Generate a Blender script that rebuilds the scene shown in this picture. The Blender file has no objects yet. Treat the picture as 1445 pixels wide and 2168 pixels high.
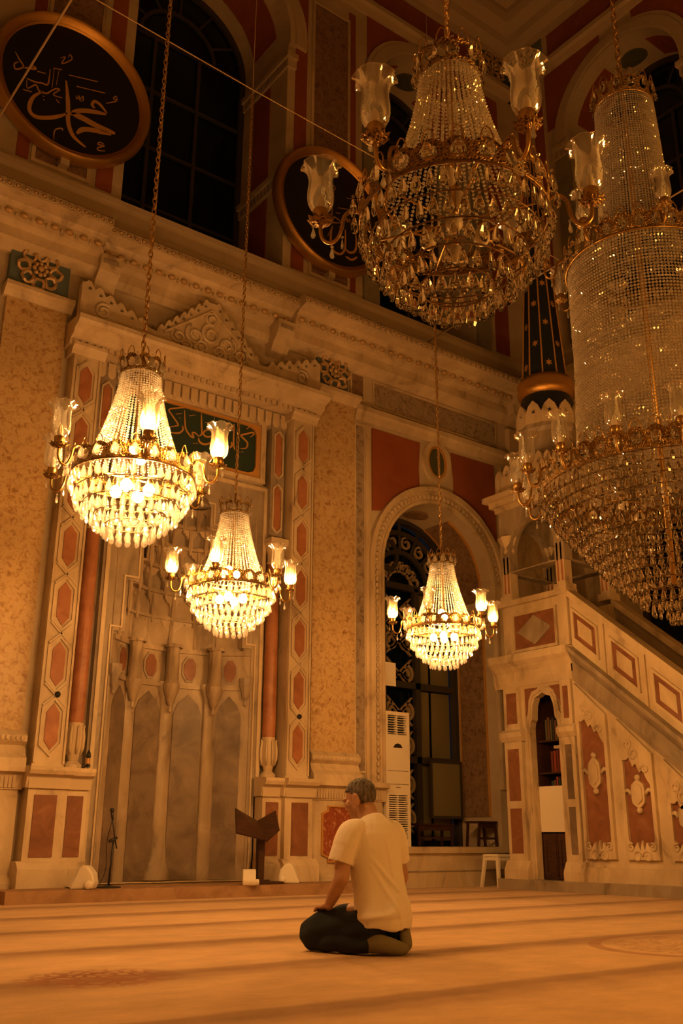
import bpy, bmesh, math, random
from math import sin, cos, pi, radians, sqrt, atan2
from mathutils import Vector, Matrix
from mathutils.geometry import tessellate_polygon

random.seed(7)
sc = bpy.context.scene
COL = sc.collection

# ------------------------------------------------------------------ camera, world, exposure
CAM_F, PITCH, YAW, ROLL = 2059.34, radians(18.573), radians(36.907), radians(0.318)
fw = Vector((sin(YAW)*cos(PITCH), cos(YAW)*cos(PITCH), sin(PITCH)))
rt = Vector((cos(YAW), -sin(YAW), 0)); up = rt.cross(fw)
r2 = rt*cos(ROLL)+up*sin(ROLL); u2 = up*cos(ROLL)-rt*sin(ROLL)
cd = bpy.data.cameras.new('camera'); cam = bpy.data.objects.new('camera', cd); COL.objects.link(cam)
cd.sensor_fit = 'VERTICAL'; cd.sensor_height = 36.0; cd.lens = CAM_F/2168*36.0
cd.clip_start = 0.05; cd.clip_end = 200
cam.matrix_world = Matrix(((r2.x, u2.x, -fw.x, 0), (r2.y, u2.y, -fw.y, 0), (r2.z, u2.z, -fw.z, 0.62), (0, 0, 0, 1)))
sc.camera = cam
w = bpy.data.worlds.new('dusk'); sc.world = w; w.use_nodes = True
w.node_tree.nodes['Background'].inputs[0].default_value = (0.30, 0.42, 0.75, 1)
w.node_tree.nodes['Background'].inputs[1].default_value = 0.012
vs = sc.view_settings
vs.view_transform = 'Standard'; vs.look = 'None'; vs.gamma = 1.0; vs.use_curve_mapping = False
vs.exposure = -0.18
cy = sc.cycles
cy.use_denoising = True
cy.max_bounces = 6; cy.diffuse_bounces = 3; cy.glossy_bounces = 3; cy.transmission_bounces = 6
cy.transparent_max_bounces = 24
cy.sample_clamp_indirect = 3.0
cy.caustics_reflective = False; cy.caustics_refractive = False
cy.use_adaptive_sampling = True; cy.adaptive_threshold = 0.1; cy.adaptive_min_samples = 12; cy.use_light_tree = False

WARM = (1.0, 0.41, 0.070)
# the hall's further chandeliers of the same ring, hanging behind and beside the camera
def hall_lamp(name, loc, power, radius=0.35):
    ld = bpy.data.lights.new(name, 'POINT'); ld.energy = power; ld.color = WARM; ld.shadow_soft_size = radius
    o = bpy.data.objects.new(name, ld); COL.objects.link(o); o.location = loc
hall_lamp('chandelier_light', (4.3, 0.3, 2.75), 225)
hall_lamp('chandelier_light', (7.0, 0.3, 2.75), 200)
hall_lamp('chandelier_light', (8.9, 2.4, 2.75), 60)

# ------------------------------------------------------------------ materials
MATS = {}
def _new(name):
    m = bpy.data.materials.new(name); m.use_nodes = True; nt = m.node_tree
    MATS[name] = m
    return m, nt, nt.nodes['Principled BSDF']
def plain(name, col, rough=0.6, metal=0.0, spec=0.5, bump=0.0, bscale=80.0):
    m, nt, p = _new(name)
    p.inputs['Base Color'].default_value = (*col, 1); p.inputs['Roughness'].default_value = rough
    p.inputs['Metallic'].default_value = metal; p.inputs['Specular IOR Level'].default_value = spec
    if bump:
        tc = nt.nodes.new('ShaderNodeTexCoord'); n = nt.nodes.new('ShaderNodeTexNoise'); b = nt.nodes.new('ShaderNodeBump')
        n.inputs['Scale'].default_value = bscale; n.inputs['Detail'].default_value = 3
        nt.links.new(tc.outputs['Object'], n.inputs['Vector']); nt.links.new(n.outputs['Fac'], b.inputs['Height'])
        b.inputs['Strength'].default_value = bump; b.inputs['Distance'].default_value = 0.01
        nt.links.new(b.outputs['Normal'], p.inputs['Normal'])
    return m
def stone(name, stops, scale=3.0, detail=6.0, rough=0.45, distort=0.6, stretch=(1, 1, 1), bump=0.0, coarse=0.0):
    """veined stone: noise through a colour ramp; stops = [(pos, colour), ...]"""
    m, nt, p = _new(name); N = nt.nodes; L = nt.links
    tc = N.new('ShaderNodeTexCoord'); mp = N.new('ShaderNodeMapping'); mp.inputs['Scale'].default_value = stretch
    n = N.new('ShaderNodeTexNoise'); n.inputs['Scale'].default_value = scale; n.inputs['Detail'].default_value = detail
    n.inputs['Distortion'].default_value = distort; n.inputs['Roughness'].default_value = 0.62
    r = N.new('ShaderNodeValToRGB'); r.color_ramp.interpolation = 'EASE'
    els = r.color_ramp.elements
    els[0].position, els[0].color = stops[0][0], (*stops[0][1], 1)
    els[1].position, els[1].color = stops[-1][0], (*stops[-1][1], 1)
    for ps, c in stops[1:-1]:
        e = els.new(ps); e.color = (*c, 1)
    L.new(tc.outputs['Object'], mp.inputs['Vector']); L.new(mp.outputs['Vector'], n.inputs['Vector'])
    L.new(n.outputs['Fac'], r.inputs['Fac'])
    out = r.outputs['Color']
    if coarse:
        n2 = N.new('ShaderNodeTexNoise'); n2.inputs['Scale'].default_value = 0.9; n2.inputs['Detail'].default_value = 4
        L.new(tc.outputs['Object'], n2.inputs['Vector'])
        mr = N.new('ShaderNodeMapRange'); mr.inputs['From Min'].default_value = 0.35; mr.inputs['From Max'].default_value = 0.65
        mr.inputs['To Min'].default_value = 1-coarse; mr.inputs['To Max'].default_value = 1.0
        L.new(n2.outputs['Fac'], mr.inputs['Value'])
        mx = N.new('ShaderNodeMix'); mx.data_type = 'RGBA'; mx.blend_type = 'MULTIPLY'; mx.inputs[0].default_value = 1
        L.new(out, mx.inputs[6]); L.new(mr.outputs['Result'], mx.inputs[7]); out = mx.outputs[2]
    L.new(out, p.inputs['Base Color']); p.inputs['Roughness'].default_value = rough
    p.inputs['Specular IOR Level'].default_value = 0.35
    if bump:
        b = N.new('ShaderNodeBump'); b.inputs['Strength'].default_value = bump; b.inputs['Distance'].default_value = 0.02
        L.new(n.outputs['Fac'], b.inputs['Height']); L.new(b.outputs['Normal'], p.inputs['Normal'])
    return m

marble = stone('cream_marble', [(0.30, (0.36, 0.28, 0.19)), (0.46, (0.58, 0.465, 0.31)), (0.60, (0.66, 0.545, 0.38))], 2.2, 7, 0.42, 1.2, (1, 1, .45), coarse=.22)
greymarble = stone('grey_marble', [(0.32, (0.22, 0.18, 0.135)), (0.5, (0.35, 0.285, 0.215)), (0.68, (0.44, 0.37, 0.28))], 2.6, 7, 0.4, 1.4, (1, 1, .4), coarse=.2)
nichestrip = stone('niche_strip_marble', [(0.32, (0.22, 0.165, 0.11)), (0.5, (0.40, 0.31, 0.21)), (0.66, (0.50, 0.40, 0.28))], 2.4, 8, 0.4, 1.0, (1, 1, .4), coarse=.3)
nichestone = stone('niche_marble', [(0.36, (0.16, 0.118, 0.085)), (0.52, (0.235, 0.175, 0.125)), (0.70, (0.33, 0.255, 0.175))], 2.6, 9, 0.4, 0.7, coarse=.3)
mottled = stone('mottled_marble', [(0.34, (0.33, 0.185, 0.075)), (0.44, (0.50, 0.34, 0.165)), (0.54, (0.60, 0.435, 0.235))], 15.0, 8, 0.4, 1.0, coarse=.18)
greymottled = stone('grey_mottled_marble', [(0.34, (0.15, 0.11, 0.08)), (0.47, (0.30, 0.235, 0.175)), (0.60, (0.36, 0.29, 0.22))], 9.0, 6, 0.5, 1.2)
brownstone = stone('brown_mottled_stone', [(0.34, (0.13, 0.075, 0.045)), (0.47, (0.22, 0.135, 0.085)), (0.60, (0.27, 0.175, 0.115))], 12.0, 6, 0.5, 1.0)
redstone = stone('red_marble', [(0.30, (0.28, 0.110, 0.055)), (0.5, (0.36, 0.150, 0.074)), (0.72, (0.44, 0.20, 0.105))], 5.0, 6, 0.4, 0.8)
redbrown = stone('red_brown_marble', [(0.30, (0.17, 0.072, 0.040)), (0.5, (0.23, 0.098, 0.054)), (0.72, (0.30, 0.14, 0.08))], 5.0, 7, 0.4, 0.8)
redpaint = stone('red_painted_plaster', [(0.30, (0.23, 0.060, 0.024)), (0.5, (0.27, 0.074, 0.030)), (0.72, (0.31, 0.092, 0.040))], 2.0, 4, 0.6, 0.3)
redveined = stone('veined_red_marble', [(0.40, (0.26, 0.062, 0.030)), (0.56, (0.34, 0.098, 0.046)), (0.62, (0.58, 0.36, 0.22)), (0.68, (0.34, 0.10, 0.05))], 9.0, 5, 0.35, 2.6)
plaster = stone('cream_plaster', [(0.30, (0.42, 0.35, 0.25)), (0.5, (0.49, 0.41, 0.30)), (0.72, (0.54, 0.46, 0.34))], 1.6, 5, 0.6, 0.4)
greenplaster = stone('olive_plaster', [(0.30, (0.19, 0.18, 0.13)), (0.5, (0.24, 0.225, 0.165)), (0.72, (0.29, 0.27, 0.20))], 1.6, 5, 0.6, 0.4)
bluepaint = plain('blue_grey_paint', (0.10, 0.145, 0.165), 0.6)
navy = plain('navy_paint', (0.012, 0.020, 0.030), 0.45)
blackdisc = plain('black_lacquer', (0.006, 0.006, 0.007), 0.5)
greenpanel = plain('dark_green_panel', (0.018, 0.040, 0.033), 0.5)
gold = plain('gilding', (0.62, 0.36, 0.10), 0.38, 0.85, bump=.35, bscale=60)
goldflat = plain('gold_paint', (0.55, 0.30, 0.09), 0.5, 0.25)
olivemedal = plain('olive_green_paint', (0.075, 0.085, 0.042), 0.55)
brass = plain('brass', (0.44, 0.28, 0.10), 0.32, 1.0)
def filigree_material():
    m, nt, p = _new('brass_filigree'); N = nt.nodes; L = nt.links
    tc = N.new('ShaderNodeTexCoord'); v = N.new('ShaderNodeTexVoronoi'); v.feature = 'DISTANCE_TO_EDGE'; v.inputs['Scale'].default_value = 75
    L.new(tc.outputs['Object'], v.inputs['Vector'])
    r = N.new('ShaderNodeValToRGB'); e = r.color_ramp.elements
    e[0].position = .10; e[0].color = (.37, .23, .08, 1); e[1].position = .30; e[1].color = (.09, .055, .02, 1)  # recess shade put into the colour: cells darken away from the wires
    L.new(v.outputs['Distance'], r.inputs['Fac']); L.new(r.outputs['Color'], p.inputs['Base Color'])
    b = N.new('ShaderNodeBump'); b.inputs['Strength'].default_value = 1.0; b.inputs['Distance'].default_value = .012; b.invert = True
    L.new(v.outputs['Distance'], b.inputs['Height']); L.new(b.outputs['Normal'], p.inputs['Normal'])
    p.inputs['Metallic'].default_value = .85; p.inputs['Roughness'].default_value = .40
    return m
filigree = filigree_material()
darkbrass = plain('dark_brass', (0.20, 0.12, 0.045), 0.45, 0.9)  # darker brass, used on the tier rings
iron = plain('dark_iron', (0.05, 0.045, 0.032), 0.5, 0.3)
grilleiron = plain('tan_painted_iron', (0.30, 0.235, 0.15), 0.55)
blackmetal = plain('black_metal', (0.012, 0.012, 0.013), 0.45)
whiteplastic = plain('white_plastic', (0.76, 0.70, 0.58), 0.4)
darkslot = plain('dark_interior', (0.012, 0.010, 0.008), 0.7)
darkwood = stone('dark_wood', [(0.3, (0.028, 0.012, 0.007)), (0.6, (0.055, 0.024, 0.013))], 6, 5, 0.45, 0.5, (1, 1, 8))
brownwood = stone('brown_wood', [(0.3, (0.060, 0.028, 0.014)), (0.6, (0.10, 0.048, 0.024))], 6, 5, 0.5, 0.5, (8, 1, 1))
whiteboard = plain('cream_board', (0.72, 0.66, 0.56), 0.6)
cablemat = plain('pale_cable', (0.50, 0.37, 0.22), 0.5)
chainmat = plain('chain_brass', (0.50, 0.31, 0.11), 0.38, 0.9)
tanceil = stone('dome_plaster', [(0.3, (0.20, 0.16, 0.12)), (0.7, (0.28, 0.22, 0.16))], 2.0, 5, 0.7, 0.3)
carvedplaster = plain('carved_plaster', (0.46, 0.38, 0.28), 0.6, bump=.9, bscale=26)
rosettegold = plain('gilded_rosette', (0.50, 0.35, 0.18), 0.42, 0.3)

def mix_glass(name, tint, transp, transl, rough=0.03, spec=1.0):
    """clear cut glass as clear film + a little scattering + fresnel gloss (lets lamp light straight through)"""
    m = bpy.data.materials.new(name); m.use_nodes = True; nt = m.node_tree; nt.nodes.clear(); N = nt.nodes; L = nt.links
    o = N.new('ShaderNodeOutputMaterial'); t = N.new('ShaderNodeBsdfTransparent'); t.inputs[0].default_value = (*tint, 1)
    s = N.new('ShaderNodeBsdfTranslucent'); s.inputs[0].default_value = (0.9, 0.88, 0.82, 1)
    d = N.new('ShaderNodeBsdfDiffuse'); d.inputs[0].default_value = (0.85, 0.82, 0.76, 1)
    g = N.new('ShaderNodeBsdfGlossy'); g.inputs['Roughness'].default_value = rough; g.inputs[0].default_value = (1, 1, 1, 1)
    sd = N.new('ShaderNodeMixShader'); sd.inputs[0].default_value = 0.5
    L.new(s.outputs[0], sd.inputs[1]); L.new(d.outputs[0], sd.inputs[2])
    a = N.new('ShaderNodeMixShader'); a.inputs[0].default_value = transl
    L.new(t.outputs[0], a.inputs[1]); L.new(sd.outputs[0], a.inputs[2])
    lw = N.new('ShaderNodeLayerWeight'); lw.inputs[0].default_value = 0.35
    mr = N.new('ShaderNodeMapRange'); mr.inputs['To Min'].default_value = 0.06*spec; mr.inputs['To Max'].default_value = 0.75*spec
    L.new(lw.outputs['Fresnel'], mr.inputs['Value'])
    b = N.new('ShaderNodeMixShader'); L.new(mr.outputs[0], b.inputs[0]); L.new(a.outputs[0], b.inputs[1]); L.new(g.outputs[0], b.inputs[2])
    L.new(b.outputs[0], o.inputs[0])
    return m
crystal = mix_glass('cut_crystal', (0.97, 0.96, 0.93), 0, 0.18, 0.02, 1.0)
beadglass = mix_glass('bead_crystal', (0.95, 0.94, 0.90), 0, 0.55, 0.05, 0.9)
shadeglass = mix_glass('shade_glass', (0.985, 0.985, 0.975), 0, 0.06, 0.03, 0.8)
etched = mix_glass('etched_glass', (0.95, 0.95, 0.93), 0, 0.85, 0.3, 0.2)
dimbead = mix_glass('dimmed_bead_crystal', (0.80, 0.72, 0.58), 0, 0.42, 0.06, 0.8)  # bead crystal copy for unlit chandeliers, their dimness put into the tint
refract = bpy.data.materials.new('solid_crystal'); refract.use_nodes = True
_nt = refract.node_tree; _p = _nt.nodes['Principled BSDF']
_p.inputs['Base Color'].default_value = (0.98, 0.92, 0.80, 1); _p.inputs['Roughness'].default_value = 0.0
_p.inputs['IOR'].default_value = 1.55; _p.inputs['Transmission Weight'].default_value = 1.0
windowglass = plain('night_window_glass', (0.003, 0.007, 0.013), 0.15, 0.0, 0.25)
oliveglass = plain('olive_window_glass', (0.17, 0.145, 0.075), 0.3, 0.0, 0.4)
def emit(name, col, s):
    m = bpy.data.materials.new(name); m.use_nodes = True; nt = m.node_tree; nt.nodes.clear()
    o = nt.nodes.new('ShaderNodeOutputMaterial'); e = nt.nodes.new('ShaderNodeEmission')
    e.inputs[0].default_value = (*col, 1); e.inputs[1].default_value = s; nt.links.new(e.outputs[0], o.inputs[0])
    return m
bulb_lit = emit('lit_bulb', WARM, 2900.0)
globe_lit = emit('lit_globe_bulb', (1.0, 0.475, 0.145), 820.0)
bulb_off = plain('frosted_bulb', (0.72, 0.64, 0.52), 0.35)

def carpet_material():
    m, nt, p = _new('carpet'); N = nt.nodes; L = nt.links
    tc = N.new('ShaderNodeTexCoord'); sep = N.new('ShaderNodeSeparateXYZ'); L.new(tc.outputs['Object'], sep.inputs[0])
    def math_(op, a, b=None, c=None):
        n = N.new('ShaderNodeMath'); n.operation = op
        for i, v in enumerate((a, b, c)):
            if v is None: continue
            if isinstance(v, (int, float)): n.inputs[i].default_value = v
            else: L.new(v, n.inputs[i])
        return n.outputs[0]
    wob = N.new('ShaderNodeTexNoise'); wob.inputs['Scale'].default_value = 1.7; wob.inputs['Detail'].default_value = 5
    L.new(tc.outputs['Object'], wob.inputs['Vector'])
    wv = math_('MULTIPLY', math_('SUBTRACT', wob.outputs['Fac'], 0.5), 0.16)
    y = math_('ADD', sep.outputs['Y'], wv)
    ph = math_('FRACT', math_('DIVIDE', math_('SUBTRACT', y, 8.36-0.40), 1.22))       # 0 at a band's near edge
    band = N.new('ShaderNodeValToRGB'); e = band.color_ramp.elements; band.color_ramp.interpolation = 'EASE'
    e[0].position = 0.0; e[0].color = (.12, .12, .12, 1)
    e[1].position = 0.16; e[1].color = (.62, .62, .62, 1)
    for ps, v in ((0.24, .92), (0.30, .85), (0.37, .12), (0.45, 0.0), (0.90, 0.0), (1.0, .12)):
        q = e.new(ps); q.color = (v, v, v, 1)
    L.new(ph, band.inputs['Fac'])
    pile = N.new('ShaderNodeTexNoise'); pile.inputs['Scale'].default_value = 3.2; pile.inputs['Detail'].default_value = 8; pile.inputs['Roughness'].default_value = .7
    mp = N.new('ShaderNodeMapping'); mp.inputs['Scale'].default_value = (1, 1.6, 1)
    L.new(tc.outputs['Object'], mp.inputs['Vector']); L.new(mp.outputs['Vector'], pile.inputs['Vector'])
    pv = N.new('ShaderNodeMapRange'); pv.inputs['From Min'].default_value = .3; pv.inputs['From Max'].default_value = .7
    pv.inputs['To Min'].default_value = .80; pv.inputs['To Max'].default_value = 1.1
    L.new(pile.outputs['Fac'], pv.inputs['Value'])
    # woven flower motif lying around (2.1, 4.65) and a medallion ring around (5.9, 4.0)
    def ell(cx, cyy, rx, ry):
        a = math_('DIVIDE', math_('SUBTRACT', sep.outputs['X'], cx), rx); b = math_('DIVIDE', math_('SUBTRACT', sep.outputs['Y'], cyy), ry)
        return math_('SQRT', math_('ADD', math_('MULTIPLY', a, a), math_('MULTIPLY', b, b)))
    vo = N.new('ShaderNodeTexVoronoi'); vo.feature = 'DISTANCE_TO_EDGE'; vo.inputs['Scale'].default_value = 13.0
    wm = N.new('ShaderNodeMapping'); wm.inputs['Scale'].default_value = (1, 1.0, 1)
    L.new(tc.outputs['Object'], wm.inputs['Vector']); L.new(wm.outputs['Vector'], vo.inputs['Vector'])
    vv = math_('LESS_THAN', vo.outputs['Distance'], 0.13)
    fl = math_('MULTIPLY', math_('SUBTRACT', 1.0, math_('MINIMUM', math_('POWER', ell(2.1, 4.66, .42, .36), 3.0), 1.0)), math_('ADD', math_('MULTIPLY', vv, 0.8), 0.32))
    er = ell(5.95, 3.92, .92, .72)
    ring = math_('MULTIPLY', math_('GREATER_THAN', er, 0.90), math_('LESS_THAN', er, 1.0))
    ring2 = math_('MULTIPLY', math_('LESS_THAN', er, 0.8), math_('MULTIPLY', vv, 0.35))
    pat = math_('MAXIMUM', fl, math_('MAXIMUM', math_('MULTIPLY', ring, 0.6), ring2))
    mx = N.new('ShaderNodeMix'); mx.data_type = 'RGBA'
    mx.inputs[6].default_value = (0.63, 0.42, 0.225, 1); mx.inputs[7].default_value = (0.24, 0.125, 0.06, 1)
    L.new(math_('MULTIPLY', band.outputs['Color'], math_('ADD', math_('MULTIPLY', wob.outputs['Fac'], 0.7), 0.45)), mx.inputs[0])
    mx2 = N.new('ShaderNodeMix'); mx2.data_type = 'RGBA'; L.new(mx.outputs[2], mx2.inputs[6]); mx2.inputs[7].default_value = (0.32, 0.13, 0.06, 1)
    L.new(pat, mx2.inputs[0])
    mu = N.new('ShaderNodeMix'); mu.data_type = 'RGBA'; mu.blend_type = 'MULTIPLY'; mu.inputs[0].default_value = 1
    L.new(mx2.outputs[2], mu.inputs[6]); L.new(pv.outputs[0], mu.inputs[7])
    L.new(mu.outputs[2], p.inputs['Base Color']); p.inputs['Roughness'].default_value = 0.95
    p.inputs['Specular IOR Level'].default_value = 0.1
    p.inputs['Sheen Weight'].default_value = 0.15
    fb = N.new('ShaderNodeTexNoise'); fb.inputs['Scale'].default_value = 220; fb.inputs['Detail'].default_value = 2
    L.new(tc.outputs['Object'], fb.inputs['Vector'])
    bp = N.new('ShaderNodeBump'); bp.inputs['Strength'].default_value = .5; bp.inputs['Distance'].default_value = .01
    L.new(fb.outputs['Fac'], bp.inputs['Height']); L.new(bp.outputs['Normal'], p.inputs['Normal'])
    return m
carpet = carpet_material()
stepcarpet = stone('step_carpet', [(0.3, (0.27, 0.155, 0.08)), (0.6, (0.37, 0.225, 0.12))], 5, 6, 0.9, 0.4)

# ------------------------------------------------------------------ mesh helpers
def FQ(s, z, d): return (s, 10.8-d, z)        # front (mihrab) wall: s = x, d = distance into the room
def FR(s, z, d): return (12.3-d, s, z)        # right wall: s = y
def FM(s, z, d): return (10.2-d, s, z)        # side of the minbar: s = y
def FXYZ(s, z, d): return (s, d, z)
WT = {}                                        # world translation of every object built

class MB:
    def __init__(self): self.v = []; self.f = []
    def add(self, vs, fs):
        o = len(self.v); self.v += [tuple(p) for p in vs]; self.f += [tuple(i+o for i in q) for q in fs]; return self
    def box(self, F, s0, s1, z0, z1, d0, d1):
        p = [F(s, z, d) for d in (d0, d1) for z in (z0, z1) for s in (s0, s1)]
        return self.add(p, [(0, 1, 3, 2), (4, 6, 7, 5), (0, 4, 5, 1), (2, 3, 7, 6), (0, 2, 6, 4), (1, 5, 7, 3)])
    def frustum(self, F, a, b, d0, d1):
        """a, b = (s0,s1,z0,z1) at d0 and d1"""
        p = [F(s, z, d) for (r, d) in ((a, d0), (b, d1)) for z in (r[2], r[3]) for s in (r[0], r[1])]
        return self.add(p, [(0, 1, 3, 2), (4, 6, 7, 5), (0, 4, 5, 1), (2, 3, 7, 6), (0, 2, 6, 4), (1, 5, 7, 3)])
    def plate(self, F, outer, holes=(), d0=0.0, d1=0.05):
        loops = [list(outer)]+[list(h) for h in holes]
        tris = tessellate_polygon([[Vector((s, z, 0)) for s, z in l] for l in loops])
        pts = [q for l in loops for q in l]; n = len(pts)
        vs = [F(s, z, d1) for s, z in pts]+[F(s, z, d0) for s, z in pts]
        fs = [tuple(t) for t in tris]+[tuple(i+n for i in reversed(t)) for t in tris]
        k = 0
        for l in loops:
            m = len(l)
            for i in range(m):
                a, b = k+i, k+(i+1) % m; fs.append((a, b, b+n, a+n))
            k += m
        return self.add(vs, fs)
    def prof(self, F, pr, s0, s1):
        """profile [(d,z)...] closed, run along s"""
        n = len(pr); vs = [F(s0, z, d) for d, z in pr]+[F(s1, z, d) for d, z in pr]
        fs = [(i, (i+1) % n, (i+1) % n+n, i+n) for i in range(n)]
        tr = tessellate_polygon([[Vector((d, z, 0)) for d, z in pr]])
        fs += [tuple(t) for t in tr]+[tuple(i+n for i in reversed(t)) for t in tr]
        return self.add(vs, fs)
    def lathe(self, c, pr, n=16, a0=0.0, a1=2*pi, sx=1.0, sy=1.0, ripple=None):
        closed = abs(a1-a0-2*pi) < 1e-6; m = n if closed else n+1
        vs = []
        for r, z in pr:
            for i in range(m):
                a = a0+(a1-a0)*i/n; rr, zz = r, z
                if ripple: rr, zz = ripple(r, z, a)
                vs.append((c[0]+rr*cos(a)*sx, c[1]+rr*sin(a)*sy, c[2]+zz))
        fs = []
        for j in range(len(pr)-1):
            for i in range(n):
                k = (i+1) % m if closed else i+1
                fs.append((j*m+i, j*m+k, (j+1)*m+k, (j+1)*m+i))
        return self.add(vs, fs)
    def tube(self, path, r, n=6, closed=False, flat=None):
        P = [Vector(p) for p in path]; k = len(P); rs = r if isinstance(r, (list, tuple)) else [r]*k
        T = []
        for i in range(k):
            a = P[(i-1) % k] if (closed or i) else P[0]; b = P[(i+1) % k] if (closed or i < k-1) else P[-1]
            t = (b-a); T.append(t.normalized() if t.length > 1e-9 else Vector((0, 0, 1)))
        x = T[0].orthogonal().normalized(); vs = []
        for i in range(k):
            x = (x-T[i]*x.dot(T[i]));  x = x.normalized() if x.length > 1e-9 else T[i].orthogonal().normalized()
            y = T[i].cross(x)
            for j in range(n):
                a = 2*pi*j/n; vs.append(P[i]+(x*cos(a)+y*sin(a))*rs[i])
        fs = []
        for i in range(k if closed else k-1):
            i2 = (i+1) % k
            for j in range(n):
                j2 = (j+1) % n; fs.append((i*n+j, i*n+j2, i2*n+j2, i2*n+j))
        if not closed:
            fs.append(tuple(range(n-1, -1, -1))); fs.append(tuple((k-1)*n+j for j in range(n)))
        return self.add(vs, fs)
    def ribbon(self, F, pts, wid, d0, d1, taper=True, sub=5):
        """pen stroke lying on a wall plane"""
        P = smooth2(pts, sub) if len(pts) > 2 else [Vector((*pts[0], 0)), Vector((*pts[1], 0))]
        L, R = [], []
        for i, p in enumerate(P):
            t = (P[min(i+1, len(P)-1)]-P[max(i-1, 0)]).normalized(); nrm = Vector((-t.y, t.x, 0))
            f = 1.0
            if taper:
                u = i/(len(P)-1); f = min(1.0, 0.35+3.0*min(u, 1-u))
            L.append(p+nrm*wid*f/2); R.append(p-nrm*wid*f/2)
        n = len(P); vs = []
        for d in (d1, d0):
            vs += [F(q.x, q.y, d) for q in L]+[F(q.x, q.y, d) for q in R]
        fs = []
        for i in range(n-1):
            fs.append((i, i+1, n+i+1, n+i)); fs.append((i, 2*n+i, 2*n+i+1, i+1)); fs.append((n+i, n+i+1, 3*n+i+1, 3*n+i))
        fs.append((0, n, 3*n, 2*n)); fs.append((n-1, 3*n-1, 4*n-1, 2*n-1))
        return self.add(vs, fs)
    def sphere(self, c, r, nu=8, nv=6, sq=(1, 1, 1)):
        vs = [(c[0], c[1], c[2]-r*sq[2])]
        for j in range(1, nv):
            t = pi*j/nv
            for i in range(nu):
                a = 2*pi*i/nu; vs.append((c[0]+r*sq[0]*sin(t)*cos(a), c[1]+r*sq[1]*sin(t)*sin(a), c[2]-r*sq[2]*cos(t)))
        vs.append((c[0], c[1], c[2]+r*sq[2])); fs = []
        for i in range(nu): fs.append((0, 1+(i+1) % nu, 1+i))
        for j in range(nv-2):
            for i in range(nu):
                a = 1+j*nu; fs.append((a+i, a+(i+1) % nu, a+nu+(i+1) % nu, a+nu+i))
        l = len(vs)-1; a = 1+(nv-2)*nu
        for i in range(nu): fs.append((a+i, a+(i+1) % nu, l))
        return self.add(vs, fs)
    def mesh(self, name, mat, smooth=False, fix=True):
        me = bpy.data.meshes.new(name); me.from_pydata(self.v, [], self.f)
        if fix:
            bm = bmesh.new(); bm.from_mesh(me); bmesh.ops.recalc_face_normals(bm, faces=bm.faces); bm.to_mesh(me); bm.free()
        if smooth:
            for p in me.polygons: p.use_smooth = True
            if smooth is not True:
                me.set_sharp_from_angle(angle=radians(smooth))
        me.materials.append(mat)
        return me
    def build(self, name, mat, parent=None, smooth=False, fix=True, local=False):
        return link(name, self.mesh(name, mat, smooth, fix), parent, local)

def link(name, me, parent=None, local=False, loc=None, rot=None):
    o = bpy.data.objects.new(name, me); COL.objects.link(o)
    base = WT.get(parent.name, Vector()) if parent else Vector()
    if parent: o.parent = parent
    if local:
        o.location = loc or (0, 0, 0)
        if rot: o.rotation_euler = rot
        WT[o.name] = base+Vector(o.location)
    else:
        o.location = -base; WT[o.name] = Vector()
        if loc: o.location = Vector(loc)-base; WT[o.name] = Vector(loc)
        if rot: o.rotation_euler = rot
    return o
def root(name, loc, label, cat, group=None):
    o = bpy.data.objects.new(name, None); COL.objects.link(o); o.location = loc; o.empty_display_size = .1
    WT[o.name] = Vector(loc); tag(o, label, cat, group); return o
def tag(o, label=None, cat=None, group=None, kind=None):
    if label: o['label'] = label
    if cat: o['category'] = cat
    if group: o['group'] = group
    if kind: o['kind'] = kind
    return o
def smooth2(pts, sub=5):
    P = [Vector((p[0], p[1], p[2] if len(p) > 2 else 0)) for p in pts]; out = []
    for i in range(len(P)-1):
        p0 = P[max(i-1, 0)]; p1 = P[i]; p2 = P[i+1]; p3 = P[min(i+2, len(P)-1)]
        for k in range(sub):
            t = k/sub
            out.append(.5*((2*p1)+(p2-p0)*t+(2*p0-5*p1+4*p2-p3)*t*t+(3*p1-p0-3*p2+p3)*t**3))
    out.append(P[-1]); return out
def arch(c, R, zb, zs, n=28, squash=1.0):
    return [(c-R, zb)]+[(c-R*cos(pi*i/n), zs+R*squash*sin(pi*i/n)) for i in range(n+1)]+[(c+R, zb)]
def rect(a, b, c, d): return [(a, c), (b, c), (b, d), (a, d)]
def circle(cx, cz, rx, rz, n=28): return [(cx+rx*cos(2*pi*i/n), cz+rz*sin(2*pi*i/n)) for i in range(n)]
def arch_band(F, c, r0, r1, zb, zs, d0, d1, mb, n=30):
    """raised band around an arch, jambs down to zb"""
    return mb.plate(F, arch(c, r1, zb, zs, n)[:]+list(reversed(arch(c, r0, zb, zs, n))), (), d0, d1)
def soffit(F, c, R, zb, zs, d0, d1, mb, n=28, th=0.06):
    """lining of an arched opening from d0 to d1"""
    a = arch(c, R, zb, zs, n); b = arch(c, R+th, zb, zs, n)
    return mb.plate(F, b+list(reversed(a)), (), d0, d1)
def soffit_panel(F, c, R, zs, a0, a1, d0, d1, mb, n=12, th=.015):
    """curved panel on the inside of an arch between angles a0..a1 (from the right spring)"""
    o = [(c+R*cos(a0+(a1-a0)*i/n), zs+R*sin(a0+(a1-a0)*i/n)) for i in range(n+1)]
    q = [(c+(R-th)*cos(a1+(a0-a1)*i/n), zs+(R-th)*sin(a1+(a0-a1)*i/n)) for i in range(n+1)]
    return mb.plate(F, o+q, (), d0, d1)

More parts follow.
